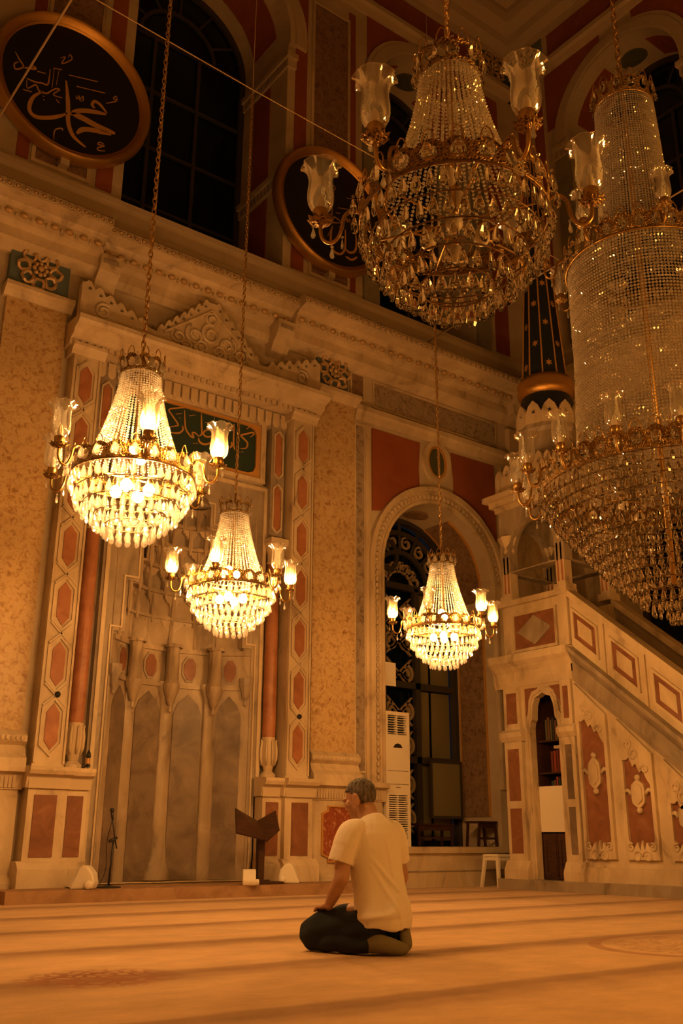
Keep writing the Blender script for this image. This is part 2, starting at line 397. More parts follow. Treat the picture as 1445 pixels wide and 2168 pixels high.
# ================================================================== the hall shell
D_EYE = Vector((0, 0, 0.62))
XC = 5.64
fl = MB().box(FXYZ, -1.2, 12.6, -0.3, 0.0, -3.4, 11.2).build('floor', carpet)
tag(fl, 'tan prayer carpet with dark bands across the hall floor', kind='structure')
ce = MB().box(FXYZ, -1.5, 13.5, 18.6, 18.9, -3.6, 12.5).build('ceiling', tanceil); tag(ce, 'dark plaster ceiling high above the hall', kind='structure')
wl = MB().box(FXYZ, -1.4, -1.0, 0, 18.6, -3.4, 12.4).build('wall_left', plaster); tag(wl, 'plain side wall of the hall', kind='structure')
wb = MB().box(FXYZ, -1.4, 12.7, 0, 18.6, -3.7, -3.2).build('wall_back', plaster); tag(wb, 'plain wall behind the viewer', kind='structure')

# ---- front wall, lower and upper storey
AC_, AR, AZB, AZS = 10.0, 1.15, 0.5, 4.5           # lower arched window
UC, UR, UZS = 9.95, 1.12, 13.25                    # upper arched window beside the corner
NC, NR, NZS = XC, 1.32, 13.3                       # big upper window over the mihrab
mb = MB().plate(FQ, rect(-1.0, 12.3, 0, 8.75), [rect(4.16, 7.12, .02, 6.32), arch(AC_, AR, AZB, AZS)], -0.30, 0)
wf = mb.build('wall_front', plaster); tag(wf, 'tall marble-clad wall with mihrab niche and arched windows', kind='structure')
MB().plate(FQ, rect(-1.0, 12.3, 8.75, 18.6), [arch(NC, NR, 8.80, NZS), arch(UC, UR, 8.80, UZS)], -0.35, 0).build('upper_wall', plaster, wf)

def strip(name, s0, s1, z0, z1, mat, d=0.012, F=FQ, par=None, d0=0.0):
    return MB().box(F, s0, s1, z0, z1, d0, d).build(name, mat, par or wf)
def framed(name, s0, s1, z0, z1, mat, F=FQ, par=None, b=.03, d=.03, fm=None):
    o = strip(name, s0, s1, z0, z1, mat, d*.4, F, par)
    MB().plate(F, rect(s0-b, s1+b, z0-b, z1+b), [rect(s0, s1, z0, z1)], 0, d).build('panel_frame', fm or marble, o)
    return o
# mottled pilaster panels flanking the mihrab, with carved bases
for a, b in ((2.97, 3.73), (7.57, 8.31)):
    p = MB().box(FQ, a, b, 1.72, 6.90, 0, .06).build('mottled_pilaster', mottled, wf)
    MB().prof(FQ, [(0, 1.34), (.20, 1.34), (.20, 1.42), (.15, 1.47), (.10, 1.56), (.16, 1.60), (.16, 1.66), (.09, 1.72), (0, 1.72)], a-.03, b+.03).build('pilaster_base', marble, p)
    for k in range(14):
        x = a+(b-a)*(k+.5)/14
        MB().sphere((x, 10.8-.165, 1.63), .026, 6, 5, (1, .6, 1.1)).build('leaf_boss', marble, p)
    MB().prof(FQ, [(0, 6.86), (.08, 6.86), (.13, 6.93), (.18, 6.97), (.18, 7.02), (0, 7.02)], a-.05, b+.05).build('pilaster_cap', marble, p)
for a, b in ((8.36, 8.52), (11.50, 11.66)):
    framed('grey_mottled_strip', a, b, 1.5, 6.62, greymottled)
# blue panels with gilded rosettes on the frieze
def rosette(F, cx, cz, R, d, par, mat=rosettegold):
    o = MB(); o.lathe((0, 0, 0), [(0, .05), (.28*R, .06), (.42*R, .035), (.5*R, .012), (.5*R, 0)], 12)
    def put(loc):
        return loc
    rb = MB()
    for k in range(8):
        a = 2*pi*k/8
        pts = []
        for q in range(11):
            t = 2*pi*q/10
            rr = .70*R+.26*R*cos(t); ww = .24*R*sin(t)
            pts.append(F(cx+rr*cos(a)-ww*sin(a), cz+rr*sin(a)+ww*cos(a), d+.03+.02*cos(3*t)))
        rb.tube(pts, .055*R+.008, 5)
        rb.sphere(F(cx+.62*R*cos(a+.39), cz+.62*R*sin(a+.39), d+.02), .09*R, 6, 5)
        rb.sphere(F(cx+.26*R*cos(a), cz+.26*R*sin(a), d+.045), .11*R, 6, 5)
    rb.sphere(F(cx, cz, d+.06), .14*R, 8, 6)
    return rb.build('rosette', mat, par, smooth=50)
for (a, b, cx) in ((2.95, 3.70, 3.31), (7.56, 8.14, 7.87)):
    bp = MB().box(FQ, a, b, 7.02, 7.60, 0, .10).build('blue_frieze_panel', bluepaint, wf)
    rosette(FQ, cx, 7.31, .29, .10, bp)
framed('frieze_panel', 8.28, 8.50, 7.06, 7.50, brownstone)
framed('frieze_panel', 8.72, 11.40, 7.02, 7.42, greymottled)
MB().prof(FQ, [(0, 6.70), (.05, 6.70), (.08, 6.80), (.12, 6.84), (.12, 6.92), (0, 6.96)], 8.33, 11.9).build('architrave', marble, wf)
strip('window_bay_pier', 11.66, 12.3, 0, 7.4, marble, .10)
strip('window_bay_pier', 8.53, 8.62, 1.34, 6.65, marble, .05)
# red spandrels, medallion, archivolt of the lower window
sp = MB().plate(FQ, [(8.68, 6.64)]+[(8.68, 5.30)]+[(AC_-1.42*cos(a), AZS+1.42*sin(a)) for a in [radians(t) for t in (36, 44, 52, 60, 68, 75)]]+[(9.62, 6.2), (9.66, 6.64)], (), .0, .02).build('red_spandrel', redpaint, wf)
sp2 = MB().plate(FQ, [(11.32, 6.64)]+[(11.32, 5.30)]+[(AC_+1.42*cos(a), AZS+1.42*sin(a)) for a in [radians(t) for t in (36, 44, 52, 60, 68, 75)]]+[(10.38, 6.2), (10.34, 6.64)], (), .0, .02).build('red_spandrel', redpaint, wf)
md = MB().plate(FQ, circle(AC_, 6.38, .17, .24), (), 0, .03).build('oval_medallion', olivemedal, wf)
MB().plate(FQ, circle(AC_, 6.38, .30, .36), [circle(AC_, 6.38, .21, .28)], 0, .06).build('medallion_ring', marble, md)
MB().plate(FQ, circle(AC_, 6.38, .21, .28), [circle(AC_, 6.38, .17, .24)], 0, .05).build('gilt_ring', goldflat, md)
arch_band(FQ, AC_, 1.15, 1.42, 1.34, AZS, 0, .05, mb := MB()); av = mb.build('archivolt', marble, wf)
arch_band(FQ, AC_, 1.34, 1.42, 1.34, AZS, .05, .10, mb := MB()); mb.build('archivolt_moulding', marble, av)
arch_band(FQ, AC_, 1.15, 1.20, 1.34, AZS, .05, .08, mb := MB()); mb.build('archivolt_moulding', marble, av)
leafm = MB().sphere((0, 0, 0), .035, 6, 4, (1, .5, 1.25)).mesh('archivolt_leaf', marble, True)
for k in range(46):
    a = pi*(k+.5)/46; link('archivolt_leaf', leafm, av, loc=FQ(AC_-1.27*cos(a), AZS+1.27*sin(a), .06), rot=(0, a-pi/2, 0))
for k in range(34):
    z = 1.42+k*.091
    link('archivolt_leaf', leafm, av, loc=FQ(AC_-1.27, z, .06))
# dado under the right mottled pilaster
dd = MB().box(FQ, 7.5, 8.75, 0, 1.10, 0, .10).build('dado', marble, wf)
MB().prof(FQ, [(0, 1.10), (.12, 1.10), (.14, 1.26), (.22, 1.28), (.22, 1.34), (0, 1.36)], 7.48, 8.80).build('dado_ledge', marble, dd)
MB().prof(FQ, [(0, 0), (.17, 0), (.17, .16), (.12, .22), (.10, .24), (0, .24)], 7.48, 8.78).build('dado_plinth', marble, dd)
flm = MB().box(FXYZ, -.016, .016, -.065, .065, -.012, .012).mesh('flute', marble)
for k in range(28):
    link('flute', flm, dd, loc=(7.53+k*.044, 10.8-.13, 1.185))
cz = .68; nt_ = .09
cart = [(7.75+nt_, cz-.33), (8.30-nt_, cz-.33), (8.30-nt_, cz-.33+nt_*.6), (8.30, cz-.33+nt_), (8.30, cz+.33-nt_), (8.30-nt_, cz+.33-nt_*.6), (8.30-nt_, cz+.33), (7.75+nt_, cz+.33), (7.75+nt_, cz+.33-nt_*.6), (7.75, cz+.33-nt_), (7.75, cz-.33+nt_), (7.75+nt_, cz-.33+nt_*.6)]
cp = MB().plate(FQ, cart, (), .10, .115).build('veined_red_cartouche', redveined, dd)
big = [((s-8.025)*1.07+8.025, (z-cz)*1.06+cz) for s, z in cart]
MB().plate(FQ, big, [cart], .10, .13).build('gilt_frame', goldflat, cp)
# left dado (its right end shows at the picture's edge)
dl = MB().box(FQ, 2.6, 3.74, 0, 1.10, 0, .10).build('dado', marble, wf)
MB().prof(FQ, [(0, 1.10), (.12, 1.10), (.14, 1.26), (.22, 1.28), (.22, 1.34), (0, 1.36)], 2.6, 3.77).build('dado_ledge', marble, dl)
MB().prof(FQ, [(0, 0), (.17, 0), (.17, .16), (.12, .22), (.10, .24), (0, .24)], 2.6, 3.77).build('dado_plinth', marble, dl)
for k in range(24): link('flute', flm, dl, loc=(2.66+k*.044, 10.8-.13, 1.185))
MB().plate(FQ, [(s-8.025+3.0, z) for s, z in cart], (), .10, .115).build('veined_red_cartouche', redveined, dl)
# low sill wall under the lower window
sw = MB().box(FQ, 8.78, 11.9, 0, .47, -.9, .28).build('window_seat', marble, wf)
MB().box(FQ, 8.78, 11.9, .44, .52, -.95, .33).build('window_seat_top', marble, sw)
MB().box(FQ, 8.78, 11.9, .20, .215, .28, .29).build('seat_joint', greymarble, sw)

# ---- main cornice: segments with their own projection, egg row and bead row
segs = [(-1.0, 4.02, .60), (4.02, 7.0, .46), (7.0, 11.5, .60), (11.5, 12.3, .74)]
eggm = MB().sphere((0, 0, 0), .05, 8, 6, (1.15, .8, .75)).mesh('egg', rosettegold, True)
dartm = MB().sphere((0, 0, 0), .022, 6, 5, (.8, .8, 1.6)).mesh('dart', marble, True)
beadm = MB().sphere((0, 0, 0), .026, 7, 5).mesh('cornice_bead', rosettegold, True)
ringm = MB().tube([(.042*cos(2*pi*i/9), 0, .042*sin(2*pi*i/9)) for i in range(9)], .010, 4, True).mesh('bead_ring', marble, True)
def cornice(F, a, b, o, par, vis=True):
    q = o-.46
    pr = [(0, 7.46), (.06, 7.46), (.10+q, 7.56), (.10+q, 7.70), (.20+q, 7.74), (.24+q, 7.88), (.27+q, 7.90), (o-.16, 7.93), (o-.04, 7.965), (o, 7.975), (o, 8.085), (o-.03, 8.12), (0, 8.20)]
    c = MB().prof(F, pr, a, b).build('cornice', marble, par)
    if vis:
        n = max(1, round((b-max(a, 2.3 if F is FQ else a))/.185)); s0 = max(a, 2.3) if F is FQ else a
        for k in range(n):
            s = s0+(b-s0)*(k+.5)/n
            link('egg', eggm, c, loc=F(s, 7.815, .235+q), rot=(0, 0, 0 if F is FQ else pi/2))
            link('dart', dartm, c, loc=F(s+.09, 7.80, .23+q))
        n = max(1, round((b-s0)/.107))
        for k in range(n):
            s = s0+(b-s0)*(k+.5)/n
            link('cornice_bead', beadm, c, loc=F(s, 8.03, o+.004)); link('bead_ring', ringm, c, loc=F(s, 8.03, o+.004), rot=(0, 0, 0 if F is FQ else pi/2))
    return c
for a, b, o in segs: cornice(FQ, a, b, o, wf)
for x in (4.14, 6.86):
    c = MB().prof(FQ, [(0, 7.26), (.14, 7.30), (.20, 7.42), (.30, 7.52), (.33, 7.60), (.33, 7.74), (0, 7.74)], x-.14, x+.14).build('cornice_console', marble, wf)
    MB().box(FQ, x-.10, x+.10, 7.61, 7.66, .33, .345).build('console_panel', greymarble, c)
MB().prof(FQ, [(0, 8.15), (.20, 8.15), (.20, 8.36), (.12, 8.42), (.12, 8.60), (.16, 8.66), (.16, 8.74), (0, 8.78)], -1.0, 12.3).build('attic_plinth', plaster, wf)

# ---- upper storey of the front wall
for a, b, m in ((3.10, 3.80, brownstone), (7.48, 8.18, brownstone)):
    framed('brown_wall_panel', a, b, 8.95, 14.3, m, b=.05)
for a, b in ((3.94, 4.17), (2.86, 3.02), (7.11, 7.34), (8.22, 8.36), (11.55, 11.90)):
    strip('red_wall_strip', a, b, 8.9, 14.55, redpaint)
# upper window over the mihrab: deep lined opening, imposts, archivolt
soffit(FQ, NC, NR, 8.80, NZS, -1.45, -.35, mb := MB()); lin = mb.build('window_lining', plaster, wf)
MB().box(FQ, NC-NR, NC+NR, 8.66, 8.80, -1.45, .05).build('window_ledge', marble, wf)
arch_band(FQ, NC, NR, NR+.34, NZS-.2, NZS, 0, .06, mb := MB()); ua = mb.build('archivolt', plaster, wf)
arch_band(FQ, NC, NR+.10, NR+.27, NZS-.2, NZS, .06, .085, mb := MB()); mb.build('archivolt_carving', carvedplaster, ua)
for z in (10.42, 12.62):
    for sg in (-1, 1):
        x0, x1 = NC+sg*(NR-.07), NC+sg*(NR+.14)
        im = MB().box(FQ, min(x0, x1), max(x0, x1), z+.16, z+.26, -1.45, .10).build('impost_moulding', plaster, wf)
        x0b = NC+sg*(NR-.03)
        MB().box(FQ, min(x0b, x1), max(x0b, x1), z, z+.16, -1.45, .05).build('impost_frieze', plaster, im)
        for k in range(13):
            xa = NC+sg*(NR-.035)
            MB().box(FQ, min(xa, xa-sg*.01), max(xa, xa-sg*.01), z+.02, z+.14, -.1*k-.05, -.1*k).build('impost_dentil', greymarble, im)
for sg in (-1, 1):
    x = NC+sg*NR
    for z0, z1 in ((8.85, 10.36), (10.75, 12.56)):
        MB().box(FQ, min(x, x-sg*.015), max(x, x-sg*.015), z0, z1, -1.0, -.5).build('red_reveal_panel', redpaint, lin)
for a0, a1 in ((8, 82), (98, 172)):
    soffit_panel(FQ, NC, NR, NZS, radians(a0), radians(a1), -1.05, -.35, mb := MB()); mb.build('red_soffit_panel', redpaint, lin)
def window(name, F, c, R, zb, zs, d, label, ncol, rows, pm=windowglass, frame=iron, fancy=True):
    """arched window: sash frame with its own panes, bars and pane outlines"""
    arch_band(F, c, R-.10, R+.02, zb, zs, d-.05, d+.06, mb := MB())
    wn = mb.build(name, frame); tag(wn, label, kind='structure')
    MB().box(F, c-R, c+R, zb-.02, zb+.10, d-.05, d+.06).build('window_rail', frame, wn)
    xs = [c-R+.08+(2*R-.16)*i/ncol for i in range(ncol+1)]
    zl = [zb+.06+(zs-zb-.06)*i/rows for i in range(rows+1)]
    for x in xs[1:-1]: MB().box(F, x-.03, x+.03, zb, zs, d-.03, d+.05).build('window_mullion', frame, wn)
    for z in zl[1:]: MB().box(F, c-R+.04, c+R-.04, z-.025, z+.025, d-.03, d+.04).build('window_bar', frame, wn)
    for i in range(ncol):
        for j in range(rows):
            MB().box(F, xs[i], xs[i+1], zl[j], zl[j+1], d-.02, d-.005).build('pane', pm, wn)
    top = MB().plate(F, [(c-(R-.09)*cos(pi*i/24), zs+(R-.09)*sin(pi*i/24)) for i in range(25)], (), d-.02, d-.005).build('fanlight_pane', pm, wn)
    for r_ in (R*.55,):
        MB().plate(F, [(c-r_*cos(pi*i/24), zs+r_*sin(pi*i/24)) for i in range(25)]+[(c+(r_-.06)*cos(pi*i/24), zs+(r_-.06)*sin(pi*i/24)) for i in range(25)], (), d-.01, d+.04).build('fanlight_ring', frame, wn)
    for k in range(1, 6):
        a = pi*k/6
        MB().tube([F(c+R*.55*cos(a), zs+R*.55*sin(a), d+.01), F(c+(R-.06)*cos(a), zs+(R-.06)*sin(a), d+.01)], .025, 5).build('fanlight_spoke', frame, wn)
    return wn
window('window_1', FQ, NC, NR, 8.85, NZS, -1.42, 'tall dark night window with arched top above the mihrab', 3, 4)

# upper window beside the corner
def upper_bay(F, c, R, zs, par, nm, lab):
    soffit(F, c, R, 8.80, zs, -1.0, -.35, mb := MB()); l = mb.build('window_lining', plaster, par)
    arch_band(F, c, R, R+.30, zs-.1, zs, 0, .06, mb := MB()); a_ = mb.build('archivolt', plaster, par)
    arch_band(F, c, R+.06, R+.22, zs-.1, zs, .06, .085, mb := MB()); mb.build('archivolt_carving', carvedplaster, a_)
    for a0, a1 in ((15, 68), (112, 165)):
        soffit_panel(F, c, R, zs, radians(a0), radians(a1), -.80, -.22, mb := MB()); mb.build('red_soffit_panel', redpaint, l)
    # oval medallion on the soffit crown
    mb = MB(); R_ = R-.012
    n = 20; ring = [(.26*cos(2*pi*i/n), -.5+.20*sin(2*pi*i/n)) for i in range(n)]
    vs = [F(c+u, zs+sqrt(max(0, R_*R_-u*u)), d) for u, d in ring]+[F(c+u, zs+sqrt(max(0, R_*R_-u*u))-.02, d) for u, d in ring]
    mb.add(vs, [tuple(range(n))[::-1], tuple(range(n, 2*n))]+[(i, (i+1) % n, (i+1) % n+n, i+n) for i in range(n)])
    mb.build('soffit_medallion', olivemedal, l)
    for sg in (-1, 1):
        x0, x1 = c+sg*(R-.06), c+sg*(R+.34)
        im = MB().box(F, min(x0, x1), max(x0, x1), zs-.25, zs-.15, -.98, .12).build('impost_moulding', plaster, par)
        x0 = c+sg*(R-.03)
        MB().box(F, min(x0, x1), max(x0, x1), zs-.42, zs-.25, -.98, .07).build('impost_frieze', plaster, im)
        for k in range(9):
            xa = c+sg*(R-.03)
            MB().box(F, min(xa, xa-sg*.012), max(xa, xa-sg*.012), zs-.40, zs-.27, -.1*k-.06, -.1*k-.01).build('impost_dentil', greymarble, im)
        for k in range(3):
            xa = c+sg*(R+.02+.1*k)
            MB().box(F, min(xa, xa+sg*.06), max(xa, xa+sg*.06), zs-.40, zs-.27, .07, .08).build('impost_dentil', greymarble, im)
        x2, x3 = c+sg*R, c+sg*(R+.32)
        MB().box(F, min(x2, x3), max(x2, x3), 8.8, zs-.42, 0, .05).build('bay_pilaster', greenplaster, par)
    window(nm, F, c, R, 8.85, zs, -.97, lab, 3, 4)
upper_bay(FQ, UC, UR, UZS, wf, 'window_2', 'dark arched upper window beside the hall corner, left of it')
a_l = [(UC-(UR+.31)*cos(radians(t)), UZS+(UR+.31)*sin(radians(t))) for t in (14, 26, 38, 50, 62, 76)]
MB().plate(FQ, [(8.62, 14.72), (8.62, UZS+.1)]+[(8.62, a_l[0][1])] + a_l+[(9.6, 14.72)], (), 0, .012).build('red_upper_spandrel', redpaint, wf)
MB().plate(FQ, [(2*UC-s, z) for s, z in [(8.62, 14.72), (8.62, UZS+.1)]+[(8.62, a_l[0][1])] + a_l+[(9.6, 14.72)]], (), 0, .012).build('red_upper_spandrel', redpaint, wf)

# ---- lower arched window: lining, panels, grille, casement
soffit(FQ, AC_, AR, AZB, AZS, -1.0, -.30, mb := MB()); lo = mb.build('window_lining', plaster, wf)
x = AC_+AR
for z0, z1 in ((.95, 3.75),):
    pn = MB().box(FQ, x-.02, x, z0, z1, -.78, -.22).build('reveal_panel', brownstone, lo)
    for d in (-.79, -.21): MB().box(FQ, x-.03, x, z0, z1, d-.012, d+.012).build('gilt_line', goldflat, pn)
MB().box(FQ, x-.05, x, 3.92, 4.10, -1.0, .0).build('impost_band', marble, lo)
soffit_panel(FQ, AC_, AR, AZS, radians(-10), radians(66), -.80, -.25, mb := MB(), th=.02); sp3 = mb.build('soffit_panel', brownstone, lo)
soffit_panel(FQ, AC_, AR, AZS, radians(-10), radians(66), -.83, -.80, mb := MB(), th=.03); mb.build('gilt_line', goldflat, sp3)
soffit_panel(FQ, AC_, AR, AZS, radians(-10), radians(66), -.25, -.22, mb := MB(), th=.03); mb.build('gilt_line', goldflat, sp3)
soffit_panel(FQ, AC_, AR, AZS, radians(112), radians(190), -.80, -.25, mb := MB(), th=.02); mb.build('soffit_panel', brownstone, lo)
n = 20; rg = [(.22*cos(2*pi*i/n), -.5+.17*sin(2*pi*i/n)) for i in range(n)]; R_ = AR-.01
mb = MB(); mb.add([FQ(AC_+u, AZS+sqrt(R_*R_-u*u), d) for u, d in rg]+[FQ(AC_+u, AZS+sqrt(R_*R_-u*u)-.025, d) for u, d in rg], [tuple(range(n))[::-1], tuple(range(n, 2*n))]+[(i, (i+1) % n, (i+1) % n+n, i+n) for i in range(n)])
mb.build('soffit_medallion', brownstone, lo)
GD = -.92
arch_band(FQ, AC_, AR-.07, AR+.02, .52, AZS, GD-.05, GD+.07, mb := MB()); w4 = mb.build('window_4', iron); tag(w4, 'arched ground-floor window with scrolled iron grille beside the mihrab', kind='structure')
MB().plate(FQ, arch(AC_, AR-.05, .52, AZS), (), GD-.16, GD-.14).build('night_pane', windowglass, w4)
cols = [8.92, 9.60, 10.30, 11.08]
for xx in cols[1:-1]: MB().box(FQ, xx-.05, xx+.05, .52, AZS, GD-.03, GD+.06).build('window_mullion', iron, w4)
for z in (1.78, 2.92, 4.50): MB().box(FQ, AC_-AR+.05, AC_+AR-.05, z-.05, z+.05, GD-.03, GD+.06).build('window_bar', iron, w4)
for a, b in ((10.36, 10.62), (10.68, 11.06)):
    for z0, z1 in ((.60, 1.72), (1.84, 2.86), (2.98, 4.44)):
        MB().box(FQ, a, b, z0, z1, GD-.08, GD-.06).build('olive_pane', oliveglass, w4)
def spiral(cx, cz, r, turns, a0, sgn=1, n=22):
    return [(cx+(r*(1-.72*i/n))*cos(a0+sgn*2*pi*turns*i/n), cz+(r*(1-.72*i/n))*sin(a0+sgn*2*pi*turns*i/n)) for i in range(n+1)]
for c0, c1 in ((8.94, 9.55), (9.65, 10.25)):
    mx_ = (c0+c1)/2
    for j, z in enumerate((.9, 1.4, 1.98, 2.5, 3.1, 3.6, 4.1)):
        for sg in (-1, 1):
            pth = spiral(mx_+sg*.15, z, .145, 1.35, pi/2 if sg > 0 else pi/2, -sg)
            MB().ribbon(FQ, pth, .05, GD-.03, GD+.01, False, 2).build('grille_scroll', grilleiron, w4)
        MB().ribbon(FQ, [(mx_-.26, z-.20), (mx_-.05, z-.02), (mx_+.05, z+.04), (mx_+.26, z+.24)], .05, GD-.03, GD+.01, True, 4).build('grille_bar', grilleiron, w4)
        MB().ribbon(FQ, [(mx_+.26, z-.20), (mx_+.05, z-.02), (mx_-.05, z+.04), (mx_-.26, z+.24)], .05, GD-.03, GD+.01, True, 4).build('grille_bar', grilleiron, w4)
# fanlight tracery
MB().plate(FQ, circle(9.75, 5.0, .21, .27), [circle(9.75, 5.0, .14, .20)], GD-.03, GD+.03).build('tracery_oval', iron, w4)
for r_ in (.62, .95):
    MB().plate(FQ, [(AC_-r_*cos(pi*i/24), AZS+r_*sin(pi*i/24)) for i in range(25)]+[(AC_+(r_-.07)*cos(pi*i/24), AZS+(r_-.07)*sin(pi*i/24)) for i in range(25)], (), GD-.02, GD+.04).build('tracery_ring', iron, w4)
for k in range(1, 8):
    a = pi*k/8
    MB().tube([FQ(AC_+.60*cos(a), AZS+.60*sin(a), GD), FQ(AC_+1.08*cos(a), AZS+1.08*sin(a), GD)], .03, 5).build('tracery_spoke', iron, w4)
    MB().ribbon(FQ, spiral(AC_+.78*cos(a+.19), AZS+.78*sin(a+.19), .12, 1.2, a), .035, GD-.04, GD, False, 2).build('grille_scroll', grilleiron, w4)
    MB().ribbon(FQ, spiral(AC_+.36*cos(a), AZS+.36*sin(a), .12, 1.2, a+1), .035, GD-.04, GD, False, 2).build('grille_scroll', grilleiron, w4)
# open casement leaf hinged at the right edge
cz0, cz1 = .92, 1.78
cs = MB().plate(FQ, rect(10.36, 11.02, cz0, cz1), [rect(10.40, 10.98, cz0+.04, cz1-.04)], -.72, -.68).build('casement', iron, w4)
MB().box(FQ, 10.40, 10.98, cz0+.04, cz1-.04, -.705, -.695).build('casement_pane', oliveglass, cs)

# ---- right wall
RC, RR_, RZS = 8.20, 1.20, 13.05
mb = MB().plate(FR, rect(-3.2, 10.8, 0, 8.75), [arch(8.2, 1.15, .5, 4.5)], -.30, 0)
wr = mb.build('wall_right', plaster); tag(wr, 'side wall behind the minbar with arched windows', kind='structure')
MB().plate(FR, rect(-3.2, 10.8, 8.75, 18.6), [arch(RC, RR_, 8.80, RZS)], -.35, 0).build('upper_wall', plaster, wr)
for a, b, o in ((10.0, 10.8, .74), (4.5, 10.0, .60)): cornice(FR, a, b, o, wr, a > 9)
MB().prof(FR, [(0, 8.15), (.20, 8.15), (.20, 8.36), (.12, 8.42), (.12, 8.60), (.16, 8.66), (.16, 8.74), (0, 8.78)], 2.0, 10.8).build('attic_plinth', plaster, wr)
upper_bay(FR, RC, RR_, RZS, wr, 'window_3', 'dark arched upper window on the right wall behind the largest chandelier')
for a, b in ((9.95, 10.20), (10.35, 10.60)): framed('red_wall_strip', a, b, 9.0, 14.4, redpaint, F=FR)
a_l = [(RC+(RR_+.31)*cos(radians(t)), RZS+(RR_+.31)*sin(radians(t))) for t in (14, 26, 38, 50, 62, 76)]
MB().plate(FR, [(9.88, 14.72), (9.88, a_l[0][1])]+a_l+[(RC+.35, 14.72)], (), 0, .012).build('red_upper_spandrel', redpaint, wr)
MB().plate(FR, [(2*RC-s, z) for s, z in [(9.88, 14.72), (9.88, a_l[0][1])]+a_l+[(RC+.35, 14.72)]], (), 0, .012).build('red_upper_spandrel', redpaint, wr)
soffit(FR, 8.2, 1.15, .5, 4.5, -.9, -.30, mb := MB()); mb.build('window_lining', plaster, wr)
arch_band(FR, 8.2, 1.15, 1.42, 1.3, 4.5, 0, .06, mb := MB()); mb.build('archivolt', greymarble, wr)
window('window_5', FR, 8.2, 1.15, .55, 4.5, -.85, 'dark arched ground-floor window behind the minbar stairs', 3, 4)
framed('frieze_panel', 6.8, 9.6, 7.02, 7.42, greymottled, F=FR)
framed('grey_wall_panel', 9.80, 10.10, .8, 6.5, greymarble, F=FR)
# ---- upper entablature in both walls
for F, a, b, par in ((FQ, -1.0, 12.3, wf), (FR, -3.2, 10.8, wr)):
    MB().prof(F, [(0, 14.72), (.06, 14.72), (.10, 14.82), (.16, 14.86), (.16, 14.96), (0, 15.02)], a, b).build('upper_string_course', plaster, par)
    e_ = 11.36 if F is FQ else 9.86
    MB().box(F, a, e_-.12, 15.02, 15.62, 0, .02).build('red_frieze', redpaint, par)
    MB().box(F, e_-.12, e_, 15.02, 15.66, 0, .03).build('frieze_post', plaster, par)
    bp = MB().box(F, e_, b, 15.02, 15.75, 0, .05).build('blue_frieze_panel', bluepaint, par)
    rosette(F, (e_+b)/2+.0, 15.36, .33, .05, bp)
    MB().prof(F, [(0, 15.64), (.10, 15.64), (.12, 15.72), (.30, 15.80), (.34, 15.95), (.55, 16.05), (.60, 16.20), (.60, 16.32), (.85, 16.45), (.90, 16.62), (1.1, 16.75), (1.1, 16.95), (0, 17.1)], a, b).build('upper_cornice', carvedplaster, par)

# ================================================================== the mihrab
mh = root('mihrab', (5.7, 10.6, .12), 'carved marble mihrab niche with red stone columns and hexagon inlays', 'mihrab')
NX = 5.71
# backing and stepped front frame
steps = [(4.74, .13), (4.74, 2.98), (4.88, 2.98), (4.88, 3.62), (5.06, 3.62), (5.06, 4.12), (5.24, 4.12), (5.24, 4.52), (5.44, 4.52), (5.44, 4.80), (5.60, 4.80)]
hole = steps+[(NX, 5.0)]+[(2*NX-s, z) for s, z in reversed(steps)]
MB().plate(FQ, rect(4.16, 7.12, .02, 6.32), [hole], -.30, -.15).build('back_slab', greymarble, mh)
fr = MB().plate(FQ, rect(4.53, 6.87, .12, 5.28), [hole], -.15, -.05).build('niche_frame', greymarble, mh)
def grow(poly, g): return [(s+(g if s < NX-.01 else -g if s > NX+.01 else 0)*-1, z+(g if z > .2 else 0)) for s, z in poly]
MB().plate(FQ, grow(hole, .06), [grow(hole, .04)], -.05, -.03).build('frame_line', marble, fr)
MB().plate(FQ, rect(4.56, 6.84, .13, 5.24), [rect(4.61, 6.79, .14, 5.19)], -.05, -.02).build('frame_line', marble, fr)
# niche of four facets and lighter ribs between them
NP = [(4.74, 10.86), (5.15, 11.18), (5.71, 11.28), (6.27, 11.18), (6.68, 10.86)]
def facet_frame(i):
    a = Vector((*NP[i], 0)); b = Vector((*NP[i+1], 0)); t = (b-a).normalized(); nr = Vector((t.y, -t.x, 0))
    L_ = (b-a).length
    return (lambda s, z, d: tuple(a+t*s+nr*d+Vector((0, 0, z)))), L_
for i in range(4):
    F_, L_ = facet_frame(i)
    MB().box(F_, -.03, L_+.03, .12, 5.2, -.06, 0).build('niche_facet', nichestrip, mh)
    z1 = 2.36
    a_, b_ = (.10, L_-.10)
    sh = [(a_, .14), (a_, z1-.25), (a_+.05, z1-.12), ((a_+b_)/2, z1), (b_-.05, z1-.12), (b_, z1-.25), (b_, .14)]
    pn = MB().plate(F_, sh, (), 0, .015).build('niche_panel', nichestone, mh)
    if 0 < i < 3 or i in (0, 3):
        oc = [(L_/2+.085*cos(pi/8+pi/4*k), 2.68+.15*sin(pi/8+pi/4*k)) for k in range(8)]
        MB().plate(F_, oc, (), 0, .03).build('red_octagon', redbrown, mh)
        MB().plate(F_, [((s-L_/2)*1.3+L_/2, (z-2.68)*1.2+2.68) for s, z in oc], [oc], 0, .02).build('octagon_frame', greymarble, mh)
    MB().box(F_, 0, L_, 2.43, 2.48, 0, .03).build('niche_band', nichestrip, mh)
    MB().box(F_, 0, L_, 2.88, 2.94, 0, .04).build('niche_band', nichestrip, mh)
